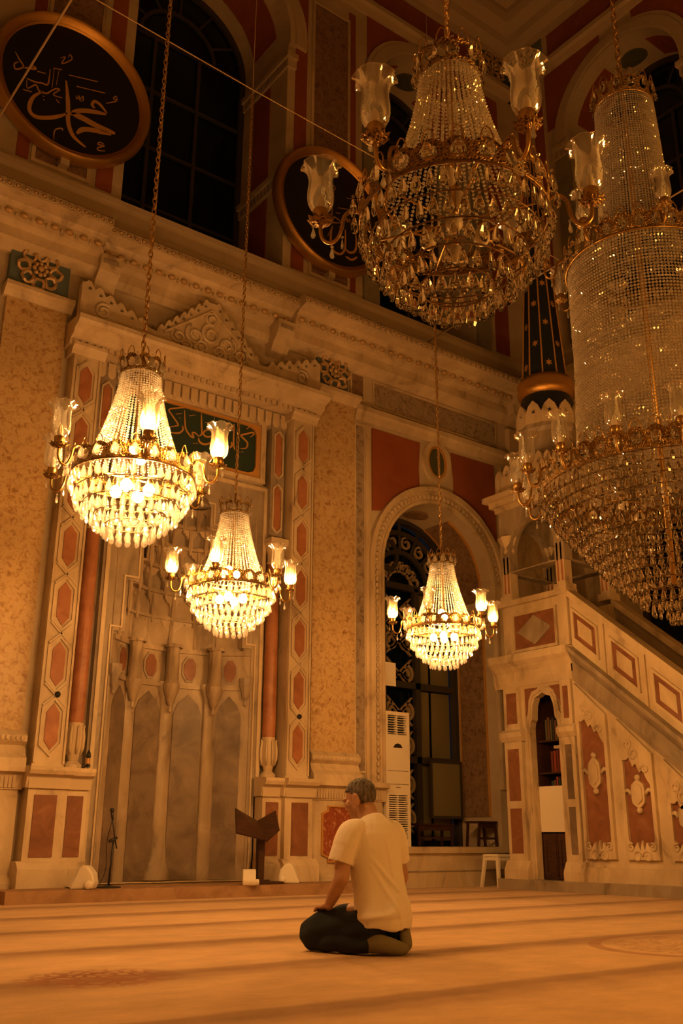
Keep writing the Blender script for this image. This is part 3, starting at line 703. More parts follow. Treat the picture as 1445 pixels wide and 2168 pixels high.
for i in (1, 2, 3):
    x, y = NP[i]
    rb = MB(); y -= .02
    rb.lathe((x, y, 0), ([(.10, .12), (.19, .14), (.18, .22), (.12, .36), (.095, .60), (.088, 2.25)] if i == 2 else [(.085, .12), (.085, .5), (.080, 2.25)])+[(.082, 2.26), (.10, 2.36), (.14, 2.45), (.14, 2.50)], 10, pi, 2*pi, sy=.4)
    rb.build('niche_rib', nichestrip, mh, smooth=40)
    MB().lathe((x, y-.10, 0), [(.0, 2.10), (.022, 2.12), (.018, 2.19), (.05, 2.23), (.065, 2.30), (.10, 2.37), (.11, 2.46), (.085, 2.50), (.085, 2.95), (.12, 2.92), (.12, 2.96)], 10).build('hood_pendant', nichestrip, mh, smooth=35)
for s in (4.80, 6.62):
    MB().lathe((s, 10.86, 0), [(.0, 2.22), (.02, 2.24), (.018, 2.30), (.045, 2.34), (.06, 2.42), (.09, 2.50), (.09, 2.58)], 8).build('hood_pendant', greymarble, mh, smooth=35)
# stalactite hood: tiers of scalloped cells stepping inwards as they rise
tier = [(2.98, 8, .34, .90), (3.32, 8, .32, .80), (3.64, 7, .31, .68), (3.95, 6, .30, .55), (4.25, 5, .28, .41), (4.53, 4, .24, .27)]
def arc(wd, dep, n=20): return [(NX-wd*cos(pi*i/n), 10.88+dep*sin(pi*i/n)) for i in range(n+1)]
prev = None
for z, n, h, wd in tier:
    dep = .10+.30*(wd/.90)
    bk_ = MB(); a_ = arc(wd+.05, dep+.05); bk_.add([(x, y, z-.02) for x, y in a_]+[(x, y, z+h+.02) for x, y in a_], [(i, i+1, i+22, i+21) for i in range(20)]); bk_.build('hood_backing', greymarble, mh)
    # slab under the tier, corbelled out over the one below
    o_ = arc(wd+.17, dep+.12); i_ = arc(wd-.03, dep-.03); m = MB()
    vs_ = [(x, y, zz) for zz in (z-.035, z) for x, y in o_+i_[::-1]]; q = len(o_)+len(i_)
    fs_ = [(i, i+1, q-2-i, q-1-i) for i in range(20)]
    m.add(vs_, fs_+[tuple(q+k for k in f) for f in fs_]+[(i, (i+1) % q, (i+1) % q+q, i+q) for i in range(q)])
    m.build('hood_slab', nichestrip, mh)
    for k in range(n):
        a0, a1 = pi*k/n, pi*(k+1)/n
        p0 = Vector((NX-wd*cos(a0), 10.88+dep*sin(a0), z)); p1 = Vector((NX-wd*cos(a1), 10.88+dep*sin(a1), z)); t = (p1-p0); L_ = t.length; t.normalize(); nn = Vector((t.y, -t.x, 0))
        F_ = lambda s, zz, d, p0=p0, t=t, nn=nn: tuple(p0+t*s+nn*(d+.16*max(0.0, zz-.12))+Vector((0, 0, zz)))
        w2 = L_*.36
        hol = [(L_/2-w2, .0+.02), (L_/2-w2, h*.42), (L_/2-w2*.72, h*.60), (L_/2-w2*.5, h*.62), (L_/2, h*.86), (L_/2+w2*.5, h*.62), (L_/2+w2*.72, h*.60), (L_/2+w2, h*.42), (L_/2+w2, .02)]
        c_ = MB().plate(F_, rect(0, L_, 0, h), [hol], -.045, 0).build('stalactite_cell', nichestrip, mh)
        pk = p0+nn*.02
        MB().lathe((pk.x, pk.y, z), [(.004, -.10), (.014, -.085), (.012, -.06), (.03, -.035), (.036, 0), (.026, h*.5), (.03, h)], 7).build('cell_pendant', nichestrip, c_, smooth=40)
MB().lathe((NX, 10.98, 4.78), [(.30, 0), (.26, .10), (.16, .20), (.0, .26)], 14).build('hood_cap', nichestrip, mh, smooth=True)
# pilasters with hexagon inlays and strapwork
def hexagon(cx, cz, w_, h_, k=.62): return [(cx-w_, cz-h_*k), (cx, cz-h_), (cx+w_, cz-h_*k), (cx+w_, cz+h_*k), (cx, cz+h_), (cx-w_, cz+h_*k)]
for cx in (4.0, 7.27):
    p = MB().box(FQ, cx-.18, cx+.18, 1.34, 6.40, -.15, .20).build('mihrab_pilaster', marble, mh)
    for k in range(7):
        z = 1.77+.69*k
        MB().plate(FQ, hexagon(cx, z, .075, .25), (), .20, .212).build('red_hexagon', redstone, p)
        MB().plate(FQ, hexagon(cx, z, .135, .325), [hexagon(cx, z, .105, .285)], .20, .222).build('hexagon_frame', marble, p)
        if k < 6:
            zz = z+.345
            for sg in (-1, 1):
                MB().ribbon(FQ, [(cx-sg*.13, zz-.12), (cx+sg*.13, zz+.12)], .022, .20, .224, False).build('strapwork', marble, p)
    for sg in (-1, 1): MB().box(FQ, cx+sg*.165-.012, cx+sg*.165+.012, 1.38, 6.38, .20, .222).build('edge_fillet', marble, p)
    MB().prof(FQ, [(.0, 6.28), (.22, 6.28), (.25, 6.34), (.29, 6.38), (.29, 6.42), (0, 6.42)], cx-.22, cx+.22).build('pilaster_cap', marble, p)
MB().sphere(FQ(4.02, 2.12, .235), .034, 8, 6).build('black_knob', blackmetal, mh, True)
MB().sphere(FQ(7.27, 2.12, .235), .034, 8, 6).build('black_knob', blackmetal, mh, True)
# red columns in the recesses
for cx in (4.35, 6.95):
    cy_ = 10.79
    c = MB().lathe((cx, cy_, 0), [(.080, 1.84), (.088, 1.9), (.088, 3.0), (.080, 4.17)], 18).build('red_column', redstone, mh, smooth=True)
    MB().lathe((cx, cy_, 0), [(.0, 1.34), (.10, 1.34), (.10, 1.39), (.055, 1.43), (.075, 1.50), (.098, 1.58), (.10, 1.70), (.086, 1.82), (.09, 1.85), (.0, 1.86)], 16).build('column_base', marble, c, smooth=30)
    lf = MB()
    for k in range(8):
        a = 2*pi*k/8; pp = [(cx+r_*cos(a), cy_+r_*sin(a), z) for r_, z in ((.085, 1.5), (.106, 1.58), (.108, 1.70), (.098, 1.79), (.112, 1.82))]
        lf.tube(pp, [.010, .02, .02, .014, .008], 5)
    lf.build('carved_leaves', marble, c, smooth=True)
    MB().lathe((cx, cy_, 0), [(.085, 4.15), (.095, 4.17), (.085, 4.20), (.09, 4.30), (.13, 4.40), (.15, 4.43)], 16).build('column_capital', marble, c, smooth=30)
    MB().box(FQ, cx-.14, cx+.14, 4.43, 4.50, -.15, .16).build('capital_slab', marble, c)
    b = MB().box(FQ, cx-.11, cx+.11, 4.50, 6.32, -.15, .05).build('column_block', greymarble, mh)
    for z in (4.95, 5.75):
        MB().plate(FQ, hexagon(cx, z, .05, .33, .8), (), .05, .062).build('red_hexagon', redstone, b)
        MB().plate(FQ, hexagon(cx, z, .08, .37, .8), [hexagon(cx, z, .06, .34, .8)], .05, .072).build('hexagon_frame', marble, b)
# entablature
en = MB().prof(FQ, [(-.15, 6.40), (.22, 6.40), (.24, 6.46), (.34, 6.50), (.36, 6.56), (.47, 6.60), (.50, 6.64), (.50, 6.70), (-.1, 6.74)], 3.74, 7.54).build('entablature', marble, mh)
MB().box(FQ, 4.18, 7.10, 6.14, 6.40, -.15, .02).build('fluted_frieze', greymarble, en)
gm = MB().plate(FXYZ, [(-.05, .11), (-.05, -.06), (-.03, -.095), (0, -.11), (.03, -.095), (.05, -.06), (.05, .11)], (), -.025, .025).mesh('frieze_tongue', marble)
for k in range(22): link('frieze_tongue', gm, en, loc=(4.26+k*.132, 10.8-.03, 6.27))
dm = MB().box(FXYZ, -.028, .028, -.028, .028, -.02, .02).mesh('dentil', marble)
for k in range(40): link('dentil', dm, en, loc=(3.80+k*.094, 10.8-.25, 6.43))
# inscription panel (verse over the niche)
c_ = .12; a, b, z0, z1 = 4.66, 6.62, 5.40, 6.10
ip = [(a+c_, z0), (b-c_, z0), (b-c_*.3, z0+c_*.3), (b, z0+c_), (b, z1-c_), (b-c_*.3, z1-c_*.3), (b-c_, z1), (a+c_, z1), (a+c_*.3, z1-c_*.3), (a, z1-c_), (a, z0+c_), (a+c_*.3, z0+c_*.3)]
ins = MB().plate(FQ, ip, (), -.15, -.03).build('inscription_panel', greenpanel, mh)
MB().plate(FQ, rect(4.60, 6.68, 5.34, 6.15), [ip], -.15, 0).build('gilt_frame', goldflat, ins)
MB().plate(FQ, rect(4.52, 6.76, 5.28, 6.21), [rect(4.60, 6.68, 5.34, 6.15)], -.15, .03).build('marble_frame', marble, ins)
CAL = (lambda Dp: (lambda px, py: (lambda r_: ((D_EYE+r_*(Dp/r_.y)).x, (D_EYE+r_*(Dp/r_.y)).z))(fw*CAM_F+r2*(px-722.5)-u2*(py-1084))))
def letters(strokes, ox, oy, k, Dp, d0, d1, par, F, mat, shift=(0, 0), mscale=1.0):
    """pen strokes measured on the sign; each stroke becomes a raised letter piece in the sign's own plane"""
    cv = CAL(Dp)
    for wd, pts in strokes:
        P = [cv(ox+x*k, oy+y*k) for x, y in pts]
        P = [(s+shift[0], z+shift[1]) for s, z in P]
        mw = wd*k*.00612*mscale
        MB().ribbon(F, P, mw, d0, d1, wd > 12).build('calligraphy_stroke', mat, par)
PS = [(22, [(1210, 610), (1250, 580), (1235, 555), (1170, 570), (1095, 590), (1140, 640), (1175, 690), (1155, 745), (1090, 750)]),
      (20, [(1010, 450), (1005, 600), (1005, 700), (1020, 770)]), (26, [(975, 670), (985, 710), (960, 740)]),
      (20, [(725, 520), (660, 530), (635, 575), (690, 610), (770, 585)]), (24, [(575, 620), (590, 670), (660, 700), (775, 660)]),
      (20, [(610, 320), (612, 460), (614, 570), (580, 600)]), (20, [(580, 600), (535, 560), (500, 560), (515, 615), (480, 600), (440, 550), (415, 490), (408, 390), (404, 280)]),
      (18, [(480, 285), (488, 262), (450, 248), (320, 255), (215, 275), (250, 340), (325, 455), (290, 475), (215, 490)]),
      (22, [(375, 470), (388, 515), (350, 555), (290, 562), (235, 550)]), (18, [(200, 590), (230, 610)]), (16, [(770, 370), (765, 420)]),
      (7, [(150, 145), (225, 140)]), (7, [(235, 205), (325, 190)]), (7, [(300, 330), (370, 320)]), (7, [(575, 285), (655, 275)]), (7, [(720, 345), (810, 330)]),
      (7, [(460, 350), (535, 340)]), (7, [(660, 435), (740, 425)]), (7, [(1080, 410), (1130, 410)]),
      (14, [(1160, 510), (1190, 490), (1180, 460)]),
      (22, [(510, 685), (528, 690)]), (22, [(545, 685), (563, 690)]), (20, [(342, 372), (358, 380)]), (20, [(1075, 790), (1090, 796)]), (20, [(1105, 788), (1120, 794)])]
letters(PS, 320, 820, .173, 10.83, -.03, -.02, ins, FQ, goldflat)
# carved cresting above the entablature
def teeth(p, q, n, h=.07):
    out = []
    for k in range(n):
        a = Vector(p).lerp(Vector(q), k/n); b = Vector(p).lerp(Vector(q), (k+.35)/n); c = Vector(p).lerp(Vector(q), (k+.62)/n); d = Vector(p).lerp(Vector(q), (k+.97)/n)
        out += [(a.x, a.y), (b.x, b.y+h), (c.x, c.y+h), (d.x, d.y)]
    return out
CB = 6.72
outl = [(3.80, CB)]+[(3.80, 7.25)]+teeth((3.83, 7.25), (4.72, 6.92), 6)+teeth((4.85, 6.90), (5.60, 7.60), 7)+teeth((5.72, 7.60), (6.45, 6.90), 7)+teeth((6.58, 6.92), (7.45, 7.25), 6)+[(7.48, 7.25), (7.48, CB)]
def star(cx, cz, r_): return [(cx+(r_ if i % 2 == 0 else r_*.42)*sin(pi*i/5), cz+(r_ if i % 2 == 0 else r_*.42)*cos(pi*i/5)) for i in range(10)]
holes = []
for (p, q, n) in (((3.83, 7.25), (4.72, 6.92), 6), ((4.85, 6.90), (5.60, 7.60), 7), ((5.72, 7.60), (6.45, 6.90), 7), ((6.58, 6.92), (7.45, 7.25), 6)):
    for k in range(n):
        m_ = Vector(p).lerp(Vector(q), (k+.5)/n)
        if m_.y > 6.97: holes.append(star(m_.x, m_.y-.03, .038))
cr = MB().plate(FQ, outl, holes, .20, .30).build('cresting', marble, mh)
for cx, cz, r_, a0, sg in ((5.64, 7.10, .16, 1.2, 1), (5.40, 7.02, .15, 2.0, 1), (5.90, 7.02, .15, 1.1, -1), (5.16, 6.93, .11, 2.2, 1), (6.12, 6.93, .11, .9, -1), (5.52, 6.88, .10, 4.0, -1), (5.78, 6.88, .10, 5.4, 1), (5.64, 7.33, .10, 1.5, 1), (4.10, 6.92, .11, .8, 1), (7.16, 6.92, .11, 2.2, -1)):
    MB().tube([FQ(s, z, .315) for s, z in spiral(cx, cz, r_, 1.4, a0, sg, 18)], .022, 6).build('crest_scroll', marble, cr, smooth=True)
for cx in (5.28, 5.46, 5.64, 5.82, 6.00):
    MB().plate(FQ, circle(cx, 6.84, .085, .06, 16), [circle(cx, 6.84, .055, .035, 16)], .30, .335).build('crest_ring', marble, cr)
MB().tube([FQ(4.95+.69*t, 6.92+.55*t, .315) for t in (0, .5, 1)]+[FQ(5.64+.69*t, 7.47-.55*t, .315) for t in (.5, 1)], .02, 6).build('crest_gable_rib', marble, cr)
# pedestals
for sg in (1, -1):
    m_ = (lambda x: x) if sg == 1 else (lambda x: 2*5.645-x)
    def bx(a, b, z0, z1, d0, d1): return MB().box(FQ, min(m_(a), m_(b)), max(m_(a), m_(b)), z0, z1, d0, d1)
    def pf(a, b, pr): return MB().prof(FQ, pr, min(m_(a), m_(b)), max(m_(a), m_(b)))
    pd = bx(3.80, 4.22, 0, 1.12, -.1, .24).build('pedestal', marble, mh)
    bx(4.22, 4.50, 0, 1.12, -.1, .16).build('column_pedestal', marble, pd)
    pf(3.74, 4.26, [(0, 0), (.32, 0), (.32, .30), (.27, .36), (.24, .38), (0, .38)]).build('pedestal_plinth', marble, pd)
    pf(4.26, 4.52, [(0, 0), (.24, 0), (.24, .30), (.19, .36), (.16, .38), (0, .38)]).build('pedestal_plinth', marble, pd)
    pf(3.76, 4.25, [(0, 1.12), (.25, 1.12), (.27, 1.24), (.34, 1.26), (.36, 1.30), (.36, 1.34), (0, 1.36)]).build('pedestal_ledge', marble, pd)
    pf(4.25, 4.53, [(0, 1.12), (.17, 1.12), (.19, 1.24), (.26, 1.26), (.28, 1.30), (.28, 1.34), (0, 1.36)]).build('pedestal_ledge', marble, pd)
    bx(3.87, 4.12, .42, 1.05, .24, .252).build('red_panel', redbrown, pd)
    bx(4.27, 4.45, .42, 1.05, .16, .172).build('red_panel', redbrown, pd)
    for k in range(16): link('flute', flm, pd, loc=(m_(3.80+k*.028 if k < 15 else 4.21), 10.8-.26, 1.18))
    for k in range(9): link('flute', flm, pd, loc=(m_(4.28+k*.028), 10.8-.18, 1.18))
MB().box(FQ, 4.40, 6.90, 0, .12, -.5, .37).build('niche_floor', stepcarpet, mh)
# platform before the mihrab
pl_ = MB().box(FQ, 3.45, 8.05, 0, .12, .375, .88).build('mihrab_platform', stepcarpet)
tag(pl_, 'low carpeted step in front of the mihrab', 'step')

# ================================================================== calligraphy roundels
LS = [(58, [(1180, 880), (1040, 850), (900, 835), (800, 850), (745, 885)]), (40, [(1045, 805), (1010, 765), (1040, 722), (1105, 760), (1190, 865)]),
      (78, [(755, 870), (900, 930), (1100, 1040), (1290, 1115)]), (62, [(1240, 1130), (1050, 1080), (900, 1065), (820, 1115)]),
      (56, [(690, 470), (708, 650), (715, 800), (713, 920), (730, 1040), (790, 1160), (930, 1285)]),
      (50, [(410, 600), (300, 660), (245, 760), (252, 850), (330, 912), (480, 922), (620, 900), (705, 868)]),
      (24, [(730, 400), (1080, 482)]), (24, [(820, 538), (1170, 622)]),
      (16, [(540, 1190), (545, 1100), (575, 1060), (640, 1055), (650, 1085)]), (15, [(1155, 1245), (1100, 1222), (1085, 1250), (1160, 1268), (1080, 1290), (1090, 1322), (1170, 1330)]),
      (13, [(810, 650), (822, 695), (850, 655), (858, 705), (895, 660), (900, 712), (860, 718)]), (14, [(1180, 745), (1240, 735), (1310, 715), (1300, 660), (1270, 690), (1320, 705)]),
      (18, [(497, 325), (470, 510), (400, 500), (300, 480), (210, 440)]), (18, [(545, 325), (520, 560)]), (18, [(603, 350), (572, 520)]),
      (18, [(210, 460), (220, 560), (320, 520), (360, 590), (450, 625), (500, 600), (560, 570), (612, 580), (535, 640), (645, 680)]),
      (18, [(70, 115), (120, 210), (170, 300), (70, 325), (60, 260), (110, 240)]), (26, [(185, 312), (320, 322), (280, 285)]),
      (13, [(620, 195), (680, 180), (640, 260), (760, 210), (740, 150), (720, 190)]), (20, [(405, 655), (425, 665)]), (20, [(412, 700), (430, 706)]), (12, [(570, 700), (610, 745)]),
      (10, [(340, 355), (440, 380)]), (10, [(165, 575), (270, 605)]), (10, [(540, 315), (640, 335)])]
RS = [(44, [(745, 860), (722, 960), (722, 1130), (775, 1250), (870, 1285), (930, 1220), (942, 1080), (940, 915)]), (28, [(672, 1010), (735, 880)]),
      (44, [(945, 1200), (1000, 1262), (1080, 1250), (1108, 1160), (1100, 975)]), (40, [(945, 1320), (1040, 1375), (1125, 1330)]), (62, [(1240, 540), (1238, 900), (1242, 1260)]),
      (20, [(960, 428), (1265, 492)]), (20, [(830, 578), (1140, 632)]), (14, [(650, 750), (715, 745), (735, 690), (740, 560)]), (14, [(880, 808), (752, 800), (768, 715), (882, 800)]),
      (12, [(930, 720), (935, 782), (968, 740), (972, 800), (1008, 750), (1012, 808)]), (12, [(670, 345), (750, 312), (790, 290), (762, 230)]), (24, [(838, 865), (858, 875)]), (10, [(800, 655), (865, 665)])]
def roundel(cx, czz, lab, strokes, ox, oy, k):
    r0 = root('calligraphy_roundel', FQ(cx, czz, .05), lab, 'roundel', 'black calligraphy roundels')
    F = FQ
    n = 48
    MB().plate(F, circle(cx, czz, .97, .97, n), (), .10, .15).build('roundel_disc', blackdisc, r0)
    def ripple(r_, z, a): return (r_+(.014*sin(a*70) if r_ > .98 and r_ < 1.10 else 0), z)
    m_ = MB(); m_.lathe((0, 0, 0), [(.95, .10), (.96, .17), (.975, .18), (.985, .165), (1.0, .18), (1.03, .24), (1.075, .25), (1.10, .21), (1.115, .12), (1.10, .05)], 140, ripple=ripple)
    m_.v = [F(cx+x, czz+y, z) for x, y, z in m_.v]
    m_.build('gilded_rim', gold, r0, smooth=60)
    letters(strokes, ox, oy, k, 10.65, .15, .158, r0, F, goldflat)
    MB().box(F, cx-.06, cx+.06, czz-1.2, czz-1.05, 0, .14).build('wall_bracket', plaster, r0)
roundel(3.46, 10.15, 'black calligraphy roundel with gilded rim hanging left of the tall window', LS, 20, 90, .173)
roundel(7.80, 10.12, 'black calligraphy roundel with gilded rim partly hidden behind the unlit chandelier', RS, 600, 360, .1384)

# ================================================================== the minbar (pulpit with stairs)
mn = root('minbar', (10.7, 8.0, 0), 'tall marble pulpit with stairs, arched bookcase door and dark starred spire', 'pulpit')
SL = .83
def FS(s, z, d): return (10.2-d, s, z+SL*(s-8.45))       # sheared along the stairs
def FF(s, z, d): return (11.3+d, s, z)                   # far side
def FSF(s, z, d): return (11.3+d, s, z+SL*(s-8.45))
YE = 5.2                                                 # foot of the stairs
MB().box(FM, YE-.3, 9.86, 0, .13, -1.25, .14).build('base_step', greymarble, mn)
# lower tower face with the arched opening
def multifoil(c, hw, zb, zs, zt):
    L_ = [(c-hw, zb), (c-hw, zs), (c-hw*1.0, zs+.08), (c-hw*.92, zs+.16), (c-hw*.80, zs+.19), (c-hw*.78, zs+.26), (c-hw*.72, zs+.38), (c-hw*.55, zs+.48), (c-hw*.30, zt-.04)]
    return L_+[(c, zt)]+[(2*c-s, z) for s, z in reversed(L_)]
DH = multifoil(8.99, .25, .132, 1.98, 2.52)
tw = MB().plate(FM, rect(8.45, 9.74, .13, 2.66), [DH], -.08, 0).build('tower_face', marble, mn)
def growp(p, g, c=8.99): return [(c+(s-c)*(1+g/.25), z if z < .2 else z+g*(z-.13)/2.4) for s, z in p]
MB().plate(FM, growp(DH, .09), [DH], 0, .035).build('arch_moulding', marble, tw)
MB().plate(FM, growp(DH, .055), [growp(DH, .03)], .035, .05).build('arch_moulding', marble, tw)
for sg in (-1, 1):
    c = 8.99
    tri = [(c+sg*.10, 2.60), (c+sg*.33, 2.60), (c+sg*.33, 2.20), (c+sg*.27, 2.40), (c+sg*.19, 2.53)]
    MB().plate(FM, tri, (), 0, .014).build('red_spandrel', redbrown, tw)
for s0, s1 in ((8.46, 8.68), (9.38, 9.70)):
    pr_ = MB().box(FM, s0, s1, .13, 1.90, 0, .06).build('tower_pier', marble, tw)
    MB().prof(FM, [(0, 1.90), (.07, 1.90), (.11, 1.96), (.11, 2.02), (.06, 2.06), (0, 2.06)], s0-.04, s1+.04).build('pier_capital', marble, pr_)
    MB().prof(FM, [(0, .13), (.12, .13), (.12, .24), (.07, .34), (.06, .36), (0, .36)], s0-.05, s1+.05).build('pier_base', marble, pr_)
    for z0, z1 in ((.45, 1.02), (1.12, 1.80)):
        MB().box(FM, s0+.06, s1-.06, z0, z1, .06, .07).build('pier_inlay', nichestone if s0 < 9 else redbrown, pr_)
    MB().box(FM, s0+.02, s1-.02, 2.06, 2.64, 0, .05).build('upper_pier', marble, pr_)
    MB().box(FM, s0+.07, s1-.07, 2.14, 2.56, .05, .06).build('pier_inlay', redbrown, pr_)
# interior of the bookcase door
MB().box(FM, 8.46, 9.72, .13, 2.64, -1.05, -1.0).build('bookcase_back', darkwood, mn)
MB().box(FM, 9.24, 9.30, .13, 2.64, -1.0, -.09).build('bookcase_side', darkwood, mn)
MB().box(FM, 8.68, 8.74, .13, 2.64, -1.0, -.09).build('bookcase_side', darkwood, mn)
for z in (1.12, 1.48, 1.90):
    MB().box(FM, 8.74, 9.24, z-.02, z, -.60, -.12).build('bookcase_shelf', darkwood, mn)
MB().box(FM, 9.72, 9.76, .13, 2.66, -1.1, -.08).build('tower_return', marble, mn)
MB().box(FM, 8.45, 9.74, 2.60, 2.66, -1.1, -.08).build('tower_ceiling', greymarble, mn)
# cornice, parapet with diamond inlay
MB().prof(FM, [(-1.1, 2.64), (.02, 2.64), (.05, 2.74), (.05, 2.84), (.10, 2.92), (.16, 2.98), (.16, 3.08), (-1.1, 3.10)], 8.42, 9.86).build('tower_cornice', marble, mn)
pa = MB().box(FM, 8.45, 9.66, 3.10, 3.80, -.14, 0).build('parapet', marble, mn)
MB().box(FM, 8.43, 9.70, 3.80, 3.88, -.18, .06).build('parapet_rail', marble, pa)
MB().box(FM, 8.70, 9.44, 3.16, 3.64, 0, .014).build('red_panel', redbrown, pa)
MB().plate(FM, [(8.76, 3.40), (9.07, 3.19), (9.38, 3.40), (9.07, 3.61)], (), .014, .028).build('diamond_inlay', greymarble, pa)
MB().plate(FM, rect(8.66, 9.48, 3.12, 3.68), [rect(8.70, 9.44, 3.16, 3.64)], 0, .03).build('panel_frame', marble, pa)
MB().box(FM, 8.45, 8.60, 3.10, 3.80, 0, .04).build('corner_post', marble, pa)
MB().box(FM, 8.46, 9.66, 3.06, 3.12, -1.1, -.14).build('landing', greymarble, mn)
MB().box(FF, 8.45, 9.66, .13, 3.80, -.14, 0).build('far_wall', marble, mn)
# stair flank: wall, sloping mouldings, balustrade panels on both sides
sw_ = MB().plate(FM, [(8.45, .13), (8.45, 2.64), (YE, 2.64+SL*(YE-8.45)), (YE, .13)], (), -.12, 0).build('stair_flank', marble, mn)
MB().plate(FF, [(8.45, .13), (8.45, 2.64), (YE, 2.64+SL*(YE-8.45)), (YE, .13)], (), -.12, 0).build('far_flank', greymarble, mn)
MB().box(FM, YE, 8.45, .13, .30, 0, .06).build('flank_plinth', marble, sw_)
MB().prof(FS, [(-.12, 2.62), (.03, 2.62), (.05, 2.70), (.05, 2.90), (.10, 2.96), (.13, 3.02), (.13, 3.08), (-.12, 3.10)], YE, 8.44).build('sloping_cornice', greymarble, sw_)
bl = MB().box(FS, YE, 8.44, 3.08, 3.76, -.12, 0).build('balustrade', marble, mn)
MB().box(FS, YE, 8.47, 3.76, 3.86, -.16, .05).build('handrail', marble, bl)
for k in range(6):
    c = 8.20-.585*k
    if c < YE+.2: break
    MB().box(FS, c-.17, c+.17, 3.24, 3.60, 0, .012).build('red_panel', redbrown, bl)
    MB().box(FS, c-.11, c+.11, 3.31, 3.53, .012, .022).build('cream_inlay', marble, bl)
    MB().plate(FS, rect(c-.205, c+.205, 3.20, 3.64), [rect(c-.17, c+.17, 3.24, 3.60)], 0, .03).build('panel_frame', marble, bl)
    MB().box(FS, c-.305, c-.265, 3.10, 3.76, 0, .03).build('baluster_strip', marble, bl)
fb_ = MB().box(FSF, YE, 8.44, 3.08, 3.76, -.12, 0).build('far_balustrade', greymarble, mn)
MB().box(FSF, YE, 8.47, 3.76, 3.86, -.16, .05).build('handrail', marble, fb_)
for k in range(12):
    y1 = 8.45-.265*k
    MB().box(FXYZ, 10.32, 11.18, .13, 3.06-.22*(k+1), y1-.265, y1).build('stair_tread', greymarble, mn)
# carved panels on the flank
for k in range(4):
    sR = 8.38-.63*k; sL = sR-.37; m_ = (sR+sL)/2
    zt = lambda s: 2.28+SL*(s-8.38)
    if zt(sL) < .9: break
    rp = MB().plate(FM, [(sL, .52), (sR, .52), (sR, zt(sR)), (sL, zt(sL))], (), 0, .012).build('red_flank_panel', redbrown, sw_)
    fo = [(sL-.05, .40), (sR+.05, .40), (sR+.05, zt(sR)+.30), (sL-.05, zt(sL)+.16)]
    # inner edge of the carved frame: scalloped at head and foot
    inn = [(sL, .62), (sL+.06, .52), (sL+.12, .60), (m_-.03, .50), (m_, .62), (m_+.03, .50), (sR-.12, .60), (sR-.06, .52), (sR, .62), (sR, zt(sR)-.22)]
    for q in range(9):
        t = q/8; s = sR+(sL-sR)*t; inn.append((s, zt(s)-.10-.07*abs(sin(t*pi*4))-(.10 if q in (0, 8) else 0)))
    cf = MB().plate(FM, fo, [inn], 0, .05).build('carved_frame', marble, rp)
    zc = 1.42-.27*k; sz = 1-.14*k
    dia = [(m_+.120*sin(2*pi*i/16)*(1-.22*abs(cos(4*pi*i/16))), zc+sz*.20*cos(2*pi*i/16)*(1-.12*abs(sin(4*pi*i/16)))) for i in range(16)]
    ca = MB().plate(FM, dia, (), .012, .05).build('cartouche', marble, rp)
    MB().plate(FM, [(m_+(s-m_)*.7, zc+(z-zc)*.7) for s, z in dia], (), .05, .065).build('cartouche_boss', marble, ca)
    for sg in (-1, 1):
        MB().sphere(FM(m_, zc+sg*.22*sz, .03), .040, 8, 6).build('cartouche_knob', marble, ca, True)
        MB().tube([FM(m_+sg*.10, zc, .03), FM(m_+sg*.15, zc+.05, .03), FM(m_+sg*.18, zc+.03, .03)], [.03, .025, .03], 6).build('cartouche_scroll', marble, ca, True)
    for cx, zz, r_, a0, sg in ((m_-.07, .44, .075, 0, 1), (m_+.07, .44, .075, pi, -1), (sL+.03, .54, .05, 1, 1), (sR-.03, .54, .05, 2, -1), (sR-.08, zt(sR)-.02, .07, 2, 1), (m_+.02, zt(m_)+.02, .08, 1, -1), (sL+.06, zt(sL)-.02, .06, 0, 1)):
        MB().tube([FM(s, z, .055) for s, z in spiral(cx, zz, r_, 1.2, a0, sg, 14)], .013, 5).build('carved_scroll', marble, cf, True)
# upper pavilion: columns, arches, roof, cresting and spire
for (x, y) in ((10.28, 8.56), (10.28, 9.56), (11.22, 8.56), (11.22, 9.56)):
    c = MB().box(FXYZ, x-.075, x+.075, 3.88, 4.74, y-.075, y+.075).build('pavilion_column', marble, mn)
    MB().box(FXYZ, x-.11, x+.11, 3.86, 3.96, y-.11, y+.11).build('column_foot', marble, c)
    MB().lathe((x, y, 0), [(.08, 4.60), (.10, 4.64), (.09, 4.70), (.15, 4.82), (.16, 4.86)], 8).build('column_head', marble, c)
    for sg in (-1, 1): MB().box(FXYZ, x-.08, x-.076, 4.0, 4.55, y+sg*.035-.014, y+sg*.035+.014).build('red_inlay', redstone, c)
for F, s0, s1 in ((FM, 8.46, 9.66), (FF, 8.46, 9.66)):
    MB().plate(F, rect(s0, s1, 4.30, 5.25), [arch((s0+s1)/2, .42, 4.32, 4.58, 18, 1.15)], -.16, 0).build('pavilion_arch', greymarble, mn)
def FT(s, z, d): return (s, 8.47-d, z)
def FT2(s, z, d): return (s, 9.64+d, z)
for F in (FT, FT2):
    MB().plate(F, rect(10.23, 11.27, 4.30, 5.24), [arch(10.75, .40, 4.32, 4.58, 18, 1.15)], -.14, 0).build('pavilion_arch', greymarble, mn)
rf = MB()
for k, (z0, z1, g) in enumerate(((5.25, 5.33, .04), (5.33, 5.42, .10), (5.42, 5.50, .17))):
    rf.box(FXYZ, 10.2-g, 11.3+g, z0, z1, 8.46-g, 9.66+g)
rf.build('pavilion_cornice', marble, mn)
